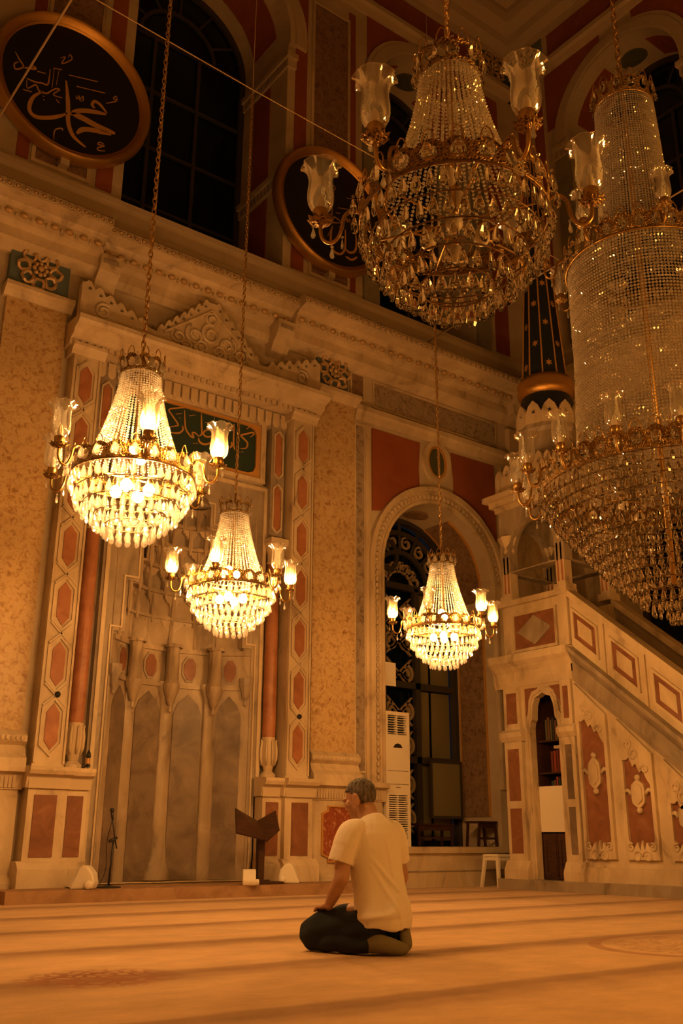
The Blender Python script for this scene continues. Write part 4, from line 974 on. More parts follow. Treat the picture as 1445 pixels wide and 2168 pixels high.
def crown_plate(F, s0, s1, z0, h, n, th=.06):
    o = [(s0, z0)]
    for k in range(n):
        a = s0+(s1-s0)*k/n; b = s0+(s1-s0)*(k+1)/n; m = (a+b)/2; hh = h*(1+.35*sin(pi*(k+.5)/n))
        o += [(a, z0+hh*.70), (m-.3*(b-a), z0+hh*.92), (m, z0+hh), (m+.3*(b-a), z0+hh*.92), (b-.001, z0+hh*.70)]
    o.append((s1, z0))
    hs = []
    for k in range(n):
        m = s0+(s1-s0)*(k+.5)/n; hh = h*(1+.35*sin(pi*(k+.5)/n)); hs.append(circle(m, z0+hh*.72, .035, .045, 8))
    return MB().plate(F, list(reversed(o)), hs, -th, 0)
for F, a, b in ((FM, 8.42, 9.70), (FF, 8.42, 9.70), (FT, 10.16, 11.34), (FT2, 10.16, 11.34)):
    crown_plate(F, a, b, 5.50, .40, 8).build('roof_cresting', marble, mn)
TX, TY = 10.75, 9.06
MB().lathe((TX, TY, 0), [(.60, 5.50), (.58, 5.9), (.50, 6.05), (.44, 6.12), (.44, 6.40), (.48, 6.46), (.48, 6.52), (.42, 6.56)], 8).build('spire_drum', greymarble, mn)
for k in range(12):
    a = 2*pi*k/12; a2 = 2*pi*(k+1)/12; R_ = .50
    p0 = Vector((TX+R_*cos(a), TY+R_*sin(a), 0)); p1 = Vector((TX+R_*cos(a2), TY+R_*sin(a2), 0)); t = (p1-p0).normalized(); nn = Vector((t.y, -t.x, 0)); L_ = (p1-p0).length
    F_ = lambda s, z, d, p0=p0, t=t, nn=nn: tuple(p0+t*s+nn*d+Vector((0, 0, z)))
    MB().plate(F_, [(0, 6.52), (L_, 6.52), (L_, 6.68), (L_*.8, 6.80), (L_*.5, 6.88), (L_*.2, 6.80), (0, 6.68)], [star(L_*.5, 6.70, .05)], -.04, 0).build('crown_leaf', marble, mn)
MB().lathe((TX, TY, 0), [(.38, 6.52), (.42, 6.72), (.41, 6.95), (.37, 7.08)], 24).build('spire_collar', navy, mn, smooth=True)
MB().lathe((TX, TY, 0), [(.36, 7.05), (.42, 7.08), (.44, 7.16), (.42, 7.22), (.44, 7.28), (.40, 7.36), (.33, 7.38)], 28).build('gilt_collar', gold, mn, smooth=True)
spire = MB().lathe((TX, TY, 0), [(.345, 7.36), (.20, 9.6), (.02, 12.2)], 10).build('spire', navy, mn)
for k in range(10):
    a = 2*pi*k/10
    MB().tube([(TX+r_*cos(a), TY+r_*sin(a), z) for r_, z in ((.347, 7.37), (.202, 9.6), (.022, 12.2))], .014, 5).build('spire_rib', goldflat, spire)
    for j in range(7):
        z = 7.56+.36*j; u = (z-7.36)/(9.6-7.36); r_ = (.345-.145*u)*cos(pi/10)+.004; am = a+pi/10
        t = Vector((-sin(am), cos(am), 0)); nn = Vector((cos(am), sin(am), 0)); o_ = Vector((TX, TY, 0))+nn*r_
        if (k+j) % 2: continue
        F_ = lambda s, zz, d, o_=o_, t=t, nn=nn, z=z: tuple(o_+t*s+nn*(d-.0648*(zz-z))+Vector((0, 0, zz)))
        sp_ = [(sin(pi*i/6)*(.055 if i % 2 == 0 else .025), z+cos(pi*i/6)*(.062 if i % 2 == 0 else .028)) for i in range(12)]
        MB().plate(F_, sp_, (), -.004, .006).build('gold_star', goldflat, spire)

# ---- books on the minbar shelves and the board across the door
def book(y0, wd, h, dp, z, mat, lab, tilt=0, flat=False):
    b = root('book', FM(y0+wd/2, z, -.17), lab, 'book', 'books on the pulpit shelves')
    c = MB(); pg = MB()
    c.box(FXYZ, 0, .006, 0, h, -wd/2, wd/2) ; c.box(FXYZ, 0, dp, 0, h, -wd/2, -wd/2+.004); c.box(FXYZ, 0, dp, 0, h, wd/2-.004, wd/2)
    pg.box(FXYZ, .006, dp-.006, .005, h-.005, -wd/2+.004, wd/2-.004)
    c.build('cover', mat, b, local=True); pg.build('pages', whiteboard, b, local=True)
    if flat: b.rotation_euler = (pi/2, 0, 0); b.location.z = z+wd/2; b.location.y = y0+h
    else: b.rotation_euler = (tilt, 0, 0)
    return b
bk = {n: plain('book_'+n, c, .6) for n, c in (('red', (.22, .035, .018)), ('maroon', (.10, .02, .014)), ('black', (.02, .018, .016)), ('olive', (.09, .085, .045)), ('teal', (.03, .07, .075)), ('brown', (.13, .06, .028)), ('cream', (.45, .38, .28)))}
row = [(8.745, 1.90, ['olive', 'brown', 'olive', 'black', 'olive', 'brown', 'black', 'olive', 'brown', 'olive'], (.036, .044), (.26, .31), 'top'),
       (8.745, 1.48, ['red', 'maroon', 'red', 'red', 'maroon', 'red', 'maroon'], (.040, .052), (.27, .30), 'middle'),
       (8.745, 1.12, ['teal', 'black', 'teal', 'olive', 'black', 'teal', 'red', 'brown', 'teal'], (.030, .044), (.24, .31), 'lowest')]
ordn = ['first', 'second', 'third', 'fourth', 'fifth', 'sixth', 'seventh', 'eighth', 'ninth', 'tenth', 'eleventh']
for y0, z, cols_, wr_, hr_, nm in row:
    y = y0
    for i, c in enumerate(cols_):
        wd = random.uniform(*wr_); h = random.uniform(*hr_)
        if y+wd > 9.23: break
        book(y, wd, h, .20, z+.0005, bk[c], f'{c} bound book, {ordn[i]} from the right end of the {nm} pulpit shelf')
        y += wd+.002
book(8.80, .05, .22, .19, 1.782, bk['cream'], 'cream book lying flat on the red volumes in the pulpit', flat=True)
bd = MB().box(FM, 8.735, 9.245, .72, 1.30, -.105, -.085).build('door_board', whiteboard); tag(bd, 'cream board closing the middle of the pulpit doorway', 'board')
gt = root('low_gate', FM(9.0, .13, -.12), 'dark wooden doors below the cream board in the pulpit doorway', 'door')
for a, b in ((8.745, 8.985), (8.995, 9.235)):
    q = MB().box(FM, a, b, .14, .70, -.12, -.10).build('door_leaf', darkwood, gt)
    MB().plate(FM, rect(a+.02, b-.02, .17, .67), [rect(a+.06, b-.06, .22, .62)], -.10, -.09).build('leaf_frame', darkwood, q)

# ================================================================== chandeliers
DS = .765                                              # ring diameter of the smaller chandeliers
def drop_mesh(name, L_, W_, mat, n=6, fl_=.55):
    m = MB(); m.lathe((0, 0, 0), [(.0012, 0), (W_*.20, -.16*L_), (W_*.42, -.50*L_), (W_*.5, -.72*L_), (W_*.36, -.92*L_), (.001, -L_)], n, sy=fl_)
    m.lathe((0, 0, .012*L_/.08), [(.0012, -.008), (.008, 0), (.0012, .008)], 6)
    return m.mesh(name, mat)
BEAD_V = [Vector(v) for v in ((0, 0, 1), (1, 0, .2), (.31, .95, -.2), (-.81, .59, .2), (-.81, -.59, -.2), (.31, -.95, .2), (0, 0, -1))]
def bead(m, c, r_):
    q = Matrix.Rotation(random.uniform(0, 6.28), 3, 'Z') @ Matrix.Rotation(random.uniform(-.5, .5), 3, 'X')
    m.add([Vector(c)+(q @ v)*r_ for v in BEAD_V],
          [(0, 1, 2), (0, 2, 3), (0, 3, 4), (0, 4, 5), (0, 5, 1), (6, 2, 1), (6, 3, 2), (6, 4, 3), (6, 5, 4), (6, 1, 5)])
def strand_mesh(name, prof, r_, mat):
    m = MB(); P = [Vector((p[0], 0, p[1])) for p in prof]
    Ls = [0]
    for i in range(1, len(P)): Ls.append(Ls[-1]+(P[i]-P[i-1]).length)
    n = int(Ls[-1]/(2*r_*1.02))
    for k in range(n+1):
        t = Ls[-1]*k/n; i = 0
        while i < len(P)-2 and Ls[i+1] < t: i += 1
        q = P[i].lerp(P[i+1], (t-Ls[i])/max(1e-9, Ls[i+1]-Ls[i])); bead(m, q, r_)
    return m.mesh(name, mat, fix=False)
def gallery_mesh(name, R, h, n, mat, flare=.0, th=.004):
    """brass band pierced by an opening behind every drop, scalloped along its upper edge"""
    m = MB(); L_ = 2*pi*R/n
    for k in range(n):
        def F(s, z, d, k=k):
            a = (s+k*L_)/R; rr = R+d+flare*max(0.0, z/h-.1); return (rr*cos(a), rr*sin(a), z)
        out = [(L_*t, 0) for t in (0, .25, .5, .75, 1)]+[(L_*t, h*(.78+.22*abs(sin(pi*t)))) for t in (1, .8, .65, .5, .35, .2, 0)]
        out = [(s-.5*L_, z) for s, z in out]
        hole = [(L_*.30*cos(2*pi*q/10), h*.46+h*.30*sin(2*pi*q/10)) for q in range(10)]
        m.plate(F, out, [hole], -th, 0)
    return m.mesh(name, mat)
def loop_mesh(name, w_, h, r_, mat):
    return MB().tube([(0, -w_/2, 0), (0, -w_*.48, h*.45), (0, -w_*.25, h*.85), (0, 0, h), (0, w_*.25, h*.85), (0, w_*.48, h*.45), (0, w_/2, 0)], r_, 5).mesh(name, mat, True)
def ring_mesh(name, R, r_, mat, n=48): return MB().tube([(R*cos(2*pi*i/n), R*sin(2*pi*i/n), 0) for i in range(n)], r_, 6, True).mesh(name, mat, True)
def chain_mesh(name, z0, z1, pitch, mat):
    m = MB(); k = 0; z = z0
    while z < z1:
        w_, h = pitch*.30, pitch*.62; pts = []
        for i in range(8):
            a = 2*pi*i/8; u, v = w_*cos(a), h*sin(a)
            pts.append((u, 0, z+v) if k % 2 else (0, u, z+v))
        m.tube(pts, pitch*.085, 4, True); z += pitch*.86; k += 1
    return m.mesh(name, mat, True)

S_ = DS
# arm assembly in its own plane: x = outwards, z = up, origin at ring centre level
ARM_R = .72*S_
arm_pts = smooth2([(.50*S_, 0, .10*S_), (.545*S_, 0, .125*S_), (.59*S_, 0, .09*S_), (.605*S_, 0, .01*S_), (.635*S_, 0, -.055*S_), (.68*S_, 0, -.065*S_), (.715*S_, 0, -.02*S_), (ARM_R, 0, .07*S_)], 4)
ME = {}
ME['arm'] = MB().tube(arm_pts, .0085, 7).mesh('arm', brass, True)
_m = MB(); _m.lathe((0, 0, 0), [(.006, -.02), (.016, -.014), (.024, -.004), (.046, .0), (.052, .006), (.046, .008), (.02, .006), (.0, .006)], 20, ripple=lambda r_, z, a: (r_*(1+.13*cos(10*a)) if r_ > .04 else r_, z+(.007*cos(10*a) if r_ > .04 else 0)))
ME['bobeche'] = _m.mesh('bobeche', filigree, True)
ME['cup'] = MB().lathe((0, 0, 0), [(.0, .004), (.024, .004), (.030, .012), (.032, .050), (.030, .056), (.0, .056)], 16).mesh('candle_cup', brass, 40)
sh_prof = [(.030, .052), (.043, .064), (.053, .086), (.057, .112), (.056, .145), (.0525, .180), (.0515, .212), (.056, .240), (.069, .262), (.081, .270)]
def _rip(r_, z, a):
    t = max(0.0, (z-.225)/.047); return (r_*(1+.10*t*cos(8*a)), z+.010*t*cos(8*a+pi))
_m = MB(); _m.lathe((0, 0, 0), sh_prof, 32, ripple=_rip); _m.lathe((0, 0, 0), [(r_-.0025, z) for r_, z in reversed(sh_prof)], 32, ripple=_rip)
ME['shade'] = _m.mesh('glass_shade', shadeglass, True)
_m = MB(); _m.tube([((sh_prof[-1][0]*(1+.10*cos(8*a))-.001)*cos(a), (sh_prof[-1][0]*(1+.10*cos(8*a))-.001)*sin(a), .272+.010*cos(8*a+pi)) for a in [2*pi*i/48 for i in range(48)]], .0022, 4, True)
ME['rim'] = _m.mesh('shade_rim', shadeglass, True)
def shade_r(z):
    for (r0, z0), (r1, z1) in zip(sh_prof, sh_prof[1:]):
        if z0 <= z <= z1: return r0+(r1-r0)*(z-z0)/(z1-z0)
    return sh_prof[-1][0]
_m = MB(); rnd = random.Random(3)
for az in (0.0,):
    for k in range(120):
        t = rnd.random()**.8; z = .075+.165*t; wdt = .34*(1-t)**.75+.04
        a = az+rnd.uniform(-wdt, wdt)*(.6+.4*rnd.random()); r_ = shade_r(z)+.0006
        s = .0058; tl = (a-az)*1.6
        def pt(da, dz): return ((shade_r(min(.27, z+dz))+.0006)*cos(a+da), (shade_r(min(.27, z+dz))+.0006)*sin(a+da), z+dz)
        ca, sa = cos(tl), sin(tl); q = lambda u, v: pt((u*ca+v*sa)/r_, -u*sa+v*ca)
        _m.add([q(0, -s), q(s*.5, 0), q(0, s*1.6), q(-s*.5, 0)], [(0, 1, 2, 3)])
ME['spray'] = _m.mesh('etched_spray', etched, fix=False)
flame = [(.0, .054), (.011, .056), (.017, .075), (.018, .092), (.013, .115), (.006, .132), (.0, .138)]
ME['bulb_on'] = MB().lathe((0, 0, 0), flame, 10).mesh('candle_bulb', bulb_lit, True)
ME['bulb_off'] = MB().lathe((0, 0, 0), flame, 10).mesh('candle_bulb', bulb_off, True)
ME['arm_drop'] = drop_mesh('arm_drop', .050, .022, crystal)
ME['globe_on'] = MB().sphere((0, 0, 0), .036, 12, 8, (1, 1, 1.12)).mesh('globe_bulb', globe_lit, True)
ME['globe_off'] = MB().sphere((0, 0, 0), .036, 12, 8, (1, 1, 1.12)).mesh('globe_bulb', bulb_off, True)
ME['socket'] = MB().lathe((0, 0, 0), [(.0, .07), (.013, .07), (.015, .036), (.0, .034)], 10).mesh('bulb_socket', brass, True)

def add_arm(rootobj, theta, Roff, z, lit, me=ME):
    """arm > bobeche, cup, shade, rim, sprays, bulb, drops; theta in world"""
    a = link('arm', me['arm'], rootobj, local=True, loc=(Roff*cos(theta), Roff*sin(theta), z), rot=(0, 0, theta))
    e = (ARM_R, 0, .07*S_)
    link('bobeche', me['bobeche'], a, local=True, loc=e)
    link('candle_cup', me['cup'], a, local=True, loc=e)
    link('glass_shade', me['shade'], a, local=True, loc=e)
    link('shade_rim', me['rim'], a, local=True, loc=e)
    r0_ = random.uniform(0, 6)
    for q in range(3): link('etched_spray', me['spray'], a, local=True, loc=e, rot=(0, 0, r0_+2.094*q))
    link('candle_bulb', me['bulb_on' if lit else 'bulb_off'], a, local=True, loc=e)
    for x, z_ in ((.655*S_, -.085*S_), (.60*S_, -.03*S_), (ARM_R+.03, .05*S_)):
        link('arm_drop', me['arm_drop'], a, local=True, loc=(x, 0, z_-.015), rot=(0, 0, random.uniform(0, 3)))
    return a

SM = {}
def small_meshes():
    S = S_
    for nm, mat in (('lit', crystal), ('off', refract)):
        SM['drop_'+nm] = drop_mesh('crystal_drop', .114*S, .058*S, mat)
        SM['gdrop_'+nm] = drop_mesh('gallery_drop', .105*S, .078*S, crystal if nm == 'lit' else mat)
    cone = [(.165+.20*(1-t)**1.45, .15+.79*t) for t in [i/14 for i in range(15)]]
    SM['strand_lit'] = strand_mesh('bead_strand', [(r_*S, z*S) for r_, z in cone], .0110*S, beadglass); SM['strand_off'] = strand_mesh('bead_strand', [(r_*S, z*S) for r_, z in cone], .0110*S, dimbead)
    SM['gallery'] = gallery_mesh('gallery_band', .5*S, .145*S, 22, filigree, .012*S)
    SM['crown'] = gallery_mesh('crown_band', .172*S, .14*S, 10, filigree, .02*S)
    SM['gloop'] = loop_mesh('gallery_loop', .062*S, .085*S, .0032, brass)
    SM['cloop'] = loop_mesh('crown_loop', .060*S, .085*S, .0032, brass)
    for i, (z, R) in enumerate(TIERS): SM['ring%d' % i] = ring_mesh('tier_ring', R*S, .0035 if i else .007, darkbrass)
    SM['inner'] = ring_mesh('cone_ring', .365*S, .006, brass)
    SM['spoke'] = MB().tube([(0, 0, 0), (.49*S, 0, 0)], .005, 5).mesh('frame_spoke', brass, True)
    SM['stem'] = MB().lathe((0, 0, 0), [(.0, -.1*S), (.02, -.08*S), (.012, 0), (.012, 1.0*S), (.03, 1.06*S), (.012, 1.12*S), (.006, 1.2*S), (.0, 1.21*S)], 10).mesh('centre_stem', brass, True)
    SM['chain'] = chain_mesh('chain', 1.18*S, 5.5, .05, chainmat)
    SM['cord'] = MB().tube([(.012, .012, 1.1*S), (.02, .02, 2.2*S), (.014, .02, 5.4), (.0, .0, 5.6), (0, 0, 13.5)], .0045, 5).mesh('cord', cablemat, True)
TIERS = [(0.0, .5), (-.128, .452), (-.230, .378), (-.318, .288), (-.396, .190)]
TN = [44, 38, 32, 24, 16]
small_meshes()
def chandelier(name, label, loc, th0, lit_arms, lit, group):
    S = S_; g = root(name, loc, label, 'chandelier', group)
    k_ = 'lit' if lit else 'off'
    link('gallery_band', SM['gallery'], g, local=True); link('crown_band', SM['crown'], g, local=True, loc=(0, 0, .93*S))
    link('cone_ring', SM['inner'], g, local=True, loc=(0, 0, .15*S)); link('centre_stem', SM['stem'], g, local=True)
    link('chain', SM['chain'], g, local=True); link('cord', SM['cord'], g, local=True)
    for i in range(22):
        a = 2*pi*i/22
        link('gallery_loop', SM['gloop'], g, local=True, loc=(.512*S*cos(a), .512*S*sin(a), .12*S), rot=(0, 0, a))
        link('gallery_drop', SM['gdrop_'+k_], g, local=True, loc=(.540*S*cos(a), .540*S*sin(a), .118*S), rot=(0, 0, a+pi/2))
    for i in range(10):
        a = 2*pi*i/10
        link('crown_loop', SM['cloop'], g, local=True, loc=(.192*S*cos(a), .192*S*sin(a), 1.05*S), rot=(0, 0, a))
        link('gallery_drop', SM['gdrop_'+k_], g, local=True, loc=(.196*S*cos(a+.31), .196*S*sin(a+.31), 1.045*S), rot=(0, 0, a+.31+pi/2))
    for i in range(6):
        link('frame_spoke', SM['spoke'], g, local=True, loc=(0, 0, .0), rot=(0, 0, i*pi/3))
    ns = 48
    for i in range(ns):
        link('bead_strand', SM['strand_'+k_], g, local=True, rot=(0, 0, 2*pi*i/ns))
    for i, (z, R) in enumerate(TIERS):
        link('tier_ring', SM['ring%d' % i], g, local=True, loc=(0, 0, z*S))
        for j in range(TN[i]):
            a = 2*pi*(j+.5*(i % 2))/TN[i]
            link('crystal_drop', SM['drop_'+k_], g, local=True, loc=(R*S*cos(a), R*S*sin(a), z*S-.016+random.uniform(-.004, .004)), rot=(random.uniform(-.08, .08), random.uniform(-.05, .05), a+pi/2+random.uniform(-.5, .5)))
    for i in range(4):
        a = pi/4+i*pi/2
        b = link('globe_bulb', ME['globe_on' if lit else 'globe_off'], g, local=True, loc=(.14*S*cos(a), .14*S*sin(a), -.10*S))
        link('bulb_socket', ME['socket'], b, local=True)
    for i in range(2):
        a = .6+i*pi
        b = link('globe_bulb', ME['globe_on' if lit else 'globe_off'], g, local=True, loc=(.10*S*cos(a), .10*S*sin(a), .22*S))
        link('bulb_socket', ME['socket'], b, local=True)
    view = atan2(-loc[1], -loc[0])                     # towards the viewer
    for i in range(6):
        t = th0+60*i
        add_arm(g, view+radians(t), 0, 0, i in lit_arms)
    return g
GRP = 'smaller chandeliers of the ring'
# th0 is measured from the side that faces the camera, turning to the viewer's right
chandelier('chandelier', 'lit crystal chandelier hanging left, the largest of the three glowing ones', (2.39, 5.36, 2.75), 7, {0, 1}, True, GRP)
chandelier('chandelier', 'lit crystal chandelier hanging in front of the mihrab niche', (4.31, 7.37, 2.72), -15, {0, 2, 5}, True, GRP)
chandelier('chandelier', 'lit crystal chandelier hanging before the arched grille window', (6.97, 7.47, 2.72), -15, {1, 2, 5}, True, GRP)
chandelier('chandelier', 'unlit crystal chandelier with glass-shaded arms hanging close overhead at the top', (2.39, 2.43, 3.0), 30, set(), False, GRP)

# ---- the great unlit chandelier in the middle of the hall
def great_chandelier(loc):
    g = root('great_chandelier', loc, 'huge unlit crystal chandelier with beaded column at the right edge', 'chandelier')
    D = 1.69; R0 = D/2
    gm_ = gallery_mesh('gallery_band', R0, .15, 44, filigree, .012); link('gallery_band', gm_, g, local=True)
    lm = loop_mesh('gallery_loop', .07, .08, .004, brass); gd = drop_mesh('gallery_drop', .085, .055, refract)
    for i in range(44):
        a = 2*pi*i/44
        link('gallery_loop', lm, g, local=True, loc=((R0+.012)*cos(a), (R0+.012)*sin(a), .13), rot=(0, 0, a))
        link('gallery_drop', gd, g, local=True, loc=((R0+.02)*cos(a), (R0+.02)*sin(a), .12), rot=(0, 0, a+pi/2))
    Z2, Z3, RL, RU0, RU1 = 1.78, 3.28, .56, .275, .225     # lower column top, upper column top, radii
    low = strand_mesh('bead_strand', [(RL+.06, .12), (RL+.01, .35), (RL-.02, 1.0), (RL-.02, Z2)], .0125, dimbead)
    upp = strand_mesh('bead_strand', [(RU0+.03, Z2+.15), (RU0, Z2+.35), (RU1, Z3)], .0108, dimbead)
    for i in range(140): link('bead_strand', low, g, local=True, rot=(0, 0, 2*pi*i/140))
    for i in range(74): link('bead_strand', upp, g, local=True, rot=(0, 0, 2*pi*i/74))
    link('gallery_band', gallery_mesh('gallery_band', RL-.01, .16, 30, filigree, .02), g, local=True, loc=(0, 0, Z2))
    link('crown_band', gallery_mesh('crown_band', RU1+.006, .14, 14, filigree, .02), g, local=True, loc=(0, 0, Z3))
    for i in range(30):
        a = 2*pi*i/30
        link('gallery_drop', gd, g, local=True, loc=((RL+.02)*cos(a), (RL+.02)*sin(a), Z2+.12), rot=(0, 0, a+pi/2))
        link('gallery_loop', lm, g, local=True, loc=((RL+.01)*cos(a), (RL+.01)*sin(a), Z2+.13), rot=(0, 0, a))
    for i in range(14):
        a = 2*pi*i/14
        link('gallery_drop', gd, g, local=True, loc=((RU1+.03)*cos(a), (RU1+.03)*sin(a), Z3+.12), rot=(0, 0, a+pi/2))
        link('gallery_loop', lm, g, local=True, loc=((RU1+.02)*cos(a), (RU1+.02)*sin(a), Z3+.12), rot=(0, 0, a))
    for z, R in ((Z2, RL), (Z3, RU1), (.12, RL+.06)): link('column_ring', ring_mesh('column_ring', R, .008, brass), g, local=True, loc=(0, 0, z))
    link('centre_stem', MB().lathe((0, 0, 0), [(0, -.7), (.02, -.68), (.02, 3.4), (.05, 3.5), (.02, 3.6), (0, 3.62)], 10).mesh('centre_stem', brass, True), g, local=True)
    link('chain', chain_mesh('chain', 3.58, 13.2, .075, chainmat), g, local=True)
    # basket: rings of drops stepping in downwards
    n = 15; dm_ = drop_mesh('crystal_drop', .078, .036, refract); spots = []
    for i in range(n):
        t = i/(n-1); R = R0*(1-t)**.78*.97+.05; z = -.02-.86*t
        link('tier_ring', ring_mesh('tier_ring', R, .004, darkbrass, 56), g, local=True, loc=(0, 0, z))
        m = max(10, int(2*pi*R/.058))
        for j in range(m):
            a = 2*pi*(j+.5*(i % 2))/m
            spots.append((R*cos(a), R*sin(a), z-.014, a+pi/2+random.uniform(-.5, .5)))
    vd = Vector((-loc[0], -loc[1], -loc[2]+.62)).normalized()
    spots.sort(key=lambda s: -(s[0]*vd.x+s[1]*vd.y+.35*s[2]*vd.z))
    for x, y, z, r_ in spots[:300]:
        link('crystal_drop', dm_, g, local=True, loc=(x, y, z), rot=(random.uniform(-.08, .08), random.uniform(-.05, .05), r_))
    st = MB(); base_v = [v.co.copy() for v in dm_.vertices]; base_f = [tuple(p.vertices) for p in dm_.polygons]
    for x, y, z, r_ in spots[300:]:
        c, s = cos(r_), sin(r_)
        st.add([(x+v.x*c-v.y*s, y+v.x*s+v.y*c, z+v.z) for v in base_v], base_f)
    o = st.build('crystal_drops', refract, g, fix=False, local=True); o['kind'] = 'stuff'
    view = atan2(-loc[1], -loc[0])
    for i in range(16): add_arm(g, view+radians(22.5*i+8), R0-.5*S_, 0, False)
    for i in range(8): add_arm(g, view+radians(16+45*i), RL-.5*S_+.0, Z2, False)
    for i in range(5):
        a = 2*pi*i/5
        b = link('globe_bulb', ME['globe_off'], g, local=True, loc=(.3*cos(a), .3*sin(a), -.12)); link('bulb_socket', ME['socket'], b, local=True)
great_chandelier((5.69, 3.79, 2.97))

# ---- suspension cables crossing the hall
def cable(label, pts, r_=.008):
    o = MB().tube(pts, r_, 6).build('suspension_cable', cablemat, smooth=True); tag(o, label, 'cable')
cable('pale cable stretched across the hall above the mihrab, parallel to the front wall', [(-.99, 7.28, 8.5), (2.3, 7.30, 8.30), (4.31, 7.37, 8.26), (6.97, 7.46, 8.26), (9.5, 7.55, 8.26), (12.29, 7.6, 8.4)], .0065)
cable('pale cable running past the left calligraphy roundel', [(2.27, -3.19, 8.4), (2.30, 2.43, 8.26), (2.30, 5.36, 8.26), (2.27, 10.79, 8.26)], .012)
cable('pale cable running behind the great chandelier column', [(9.45, -3.19, 8.4), (9.45, 5.5, 8.26), (9.55, 10.79, 8.26)], .012)

# ================================================================== the kneeling man
def etube(m, path, rad, axis=(1, 0, 0), n=20, cap=True):
    P = [Vector(p) for p in path]; k = len(P); vs = []
    for i in range(k):
        t = (P[min(i+1, k-1)]-P[max(i-1, 0)]).normalized(); x = Vector(axis); x = (x-t*x.dot(t)).normalized(); y = t.cross(x)
        rx, ry = rad[i] if isinstance(rad[i], tuple) else (rad[i], rad[i])
        for j in range(n):
            a = 2*pi*j/n; vs.append(P[i]+x*rx*cos(a)+y*ry*sin(a))
    fs = [(i*n+j, i*n+(j+1) % n, (i+1)*n+(j+1) % n, (i+1)*n+j) for i in range(k-1) for j in range(n)]
    fs += [tuple(range(n-1, -1, -1)), tuple((k-1)*n+j for j in range(n))]
    m.add(vs, fs)
def limb(m, pts, rs, axis=(1, 0, 0), sub=5):
    """smooth tapered limb with round ends"""
    P = smooth2(pts, sub); R = []
    for i in range(len(rs)-1):
        for k in range(sub):
            a, b = rs[i], rs[i+1]; t = k/sub
            R.append((a[0]+(b[0]-a[0])*t, a[1]+(b[1]-a[1])*t) if isinstance(a, tuple) else a+(b-a)*t)
    R.append(rs[-1]); etube(m, P, R, axis)
    for p, r_ in ((P[0], R[0]), (P[-1], R[-1])):
        r_ = min(r_) if isinstance(r_, tuple) else r_; m.sphere(p, r_*.97, 14, 10)
def remesh(m, vox, smooth_n, name, mat, disp=None):
    me = bpy.data.meshes.new('tmp'); me.from_pydata([tuple(v) for v in m.v], [], m.f)
    bm = bmesh.new(); bm.from_mesh(me); bmesh.ops.recalc_face_normals(bm, faces=bm.faces); bm.to_mesh(me); bm.free()
    o = bpy.data.objects.new('tmp', me); COL.objects.link(o)
    r_ = o.modifiers.new('r', 'REMESH'); r_.mode = 'VOXEL'; r_.voxel_size = vox
    s = o.modifiers.new('s', 'SMOOTH'); s.factor = .5; s.iterations = smooth_n
    dg = bpy.context.evaluated_depsgraph_get(); out = bpy.data.meshes.new_from_object(o.evaluated_get(dg))
    bpy.data.objects.remove(o); bpy.data.meshes.remove(me); out.name = name
    if disp:
        nr = [v.normal.copy() for v in out.vertices]
        for v, q in zip(out.vertices, nr): v.co += q*disp(v.co, q)
    for p in out.polygons: p.use_smooth = True
    out.materials.clear(); out.materials.append(mat)
    return out
skin = stone('skin', [(0.3, (0.36, 0.20, 0.13)), (0.7, (0.44, 0.255, 0.165))], 14, 3, 0.55, .2)
cotton = plain('white_cotton', (0.74, 0.68, 0.58), 0.9, 0, .15, bump=.15, bscale=300)
denim = plain('dark_navy_denim', (0.020, 0.026, 0.036), 0.9, 0, .15, bump=.3, bscale=200)
sockm = plain('olive_sock', (0.185, 0.165, 0.105), 0.95, 0, .1, bump=.3, bscale=250)
hairm = stone('grey_hair', [(0.35, (0.035, 0.03, 0.026)), (0.55, (0.12, 0.105, 0.09)), (0.7, (0.22, 0.19, 0.165))], 60, 4, 0.8, .3, (1, 1, .5), bump=.6)
MPOS = (3.813, 4.733, 0.0); MROT = radians(7)
man = root('person', MPOS, 'man in white t-shirt and dark trousers kneeling on the carpet, head bowed', 'person')
man.rotation_euler = (0, 0, MROT)
HC = Vector((-.015, .108, .852)); HM = Matrix.Rotation(radians(16), 3, 'Z') @ Matrix.Rotation(radians(-20), 3, 'X')
def hp(x, y, z): return HC+HM @ Vector((x, y, z))
def hsphere(m, c, r_, sq=(1, 1, 1), nu=16, nv=12):
    t = MB().sphere((0, 0, 0), r_, nu, nv, sq); m.add([hp(v[0]+c[0], v[1]+c[1], v[2]+c[2]) for v in t.v], t.f)
b = MB()
hsphere(b, (0, -.012, .028), .082, (.94, 1.14, 1.0)); hsphere(b, (0, .035, -.035), .06, (1.0, 1.05, 1.15)); hsphere(b, (0, .062, -.085), .032, (1.1, 1, .9))
hsphere(b, (0, .098, -.020), .016, (.8, 1.3, 1.2)); hsphere(b, (0, .088, .022), .03, (1.6, .5, .6)); hsphere(b, (0, .088, -.058), .016, (1.6, .7, .6))
for sg in (-1, 1):
    hsphere(b, (sg*.082, -.012, -.016), .036, (.40, .72, 1.05)); hsphere(b, (sg*.090, -.018, .004), .022, (.5, .9, 1.0)); hsphere(b, (sg*.045, .058, -.02), .028)
etube(b, [(0, .015, .64), (0, .035, .72), (-.005, .065, .79), (-.01, .085, .83)], [(.075, .062), (.062, .060), (.058, .062), (.05, .05)])
etube(b, [(0, 0, .16), (0, -.015, .30), (0, .0, .46), (0, .015, .60), (0, .02, .69)], [(.14, .10), (.13, .09), (.15, .10), (.15, .09), (.09, .055)])
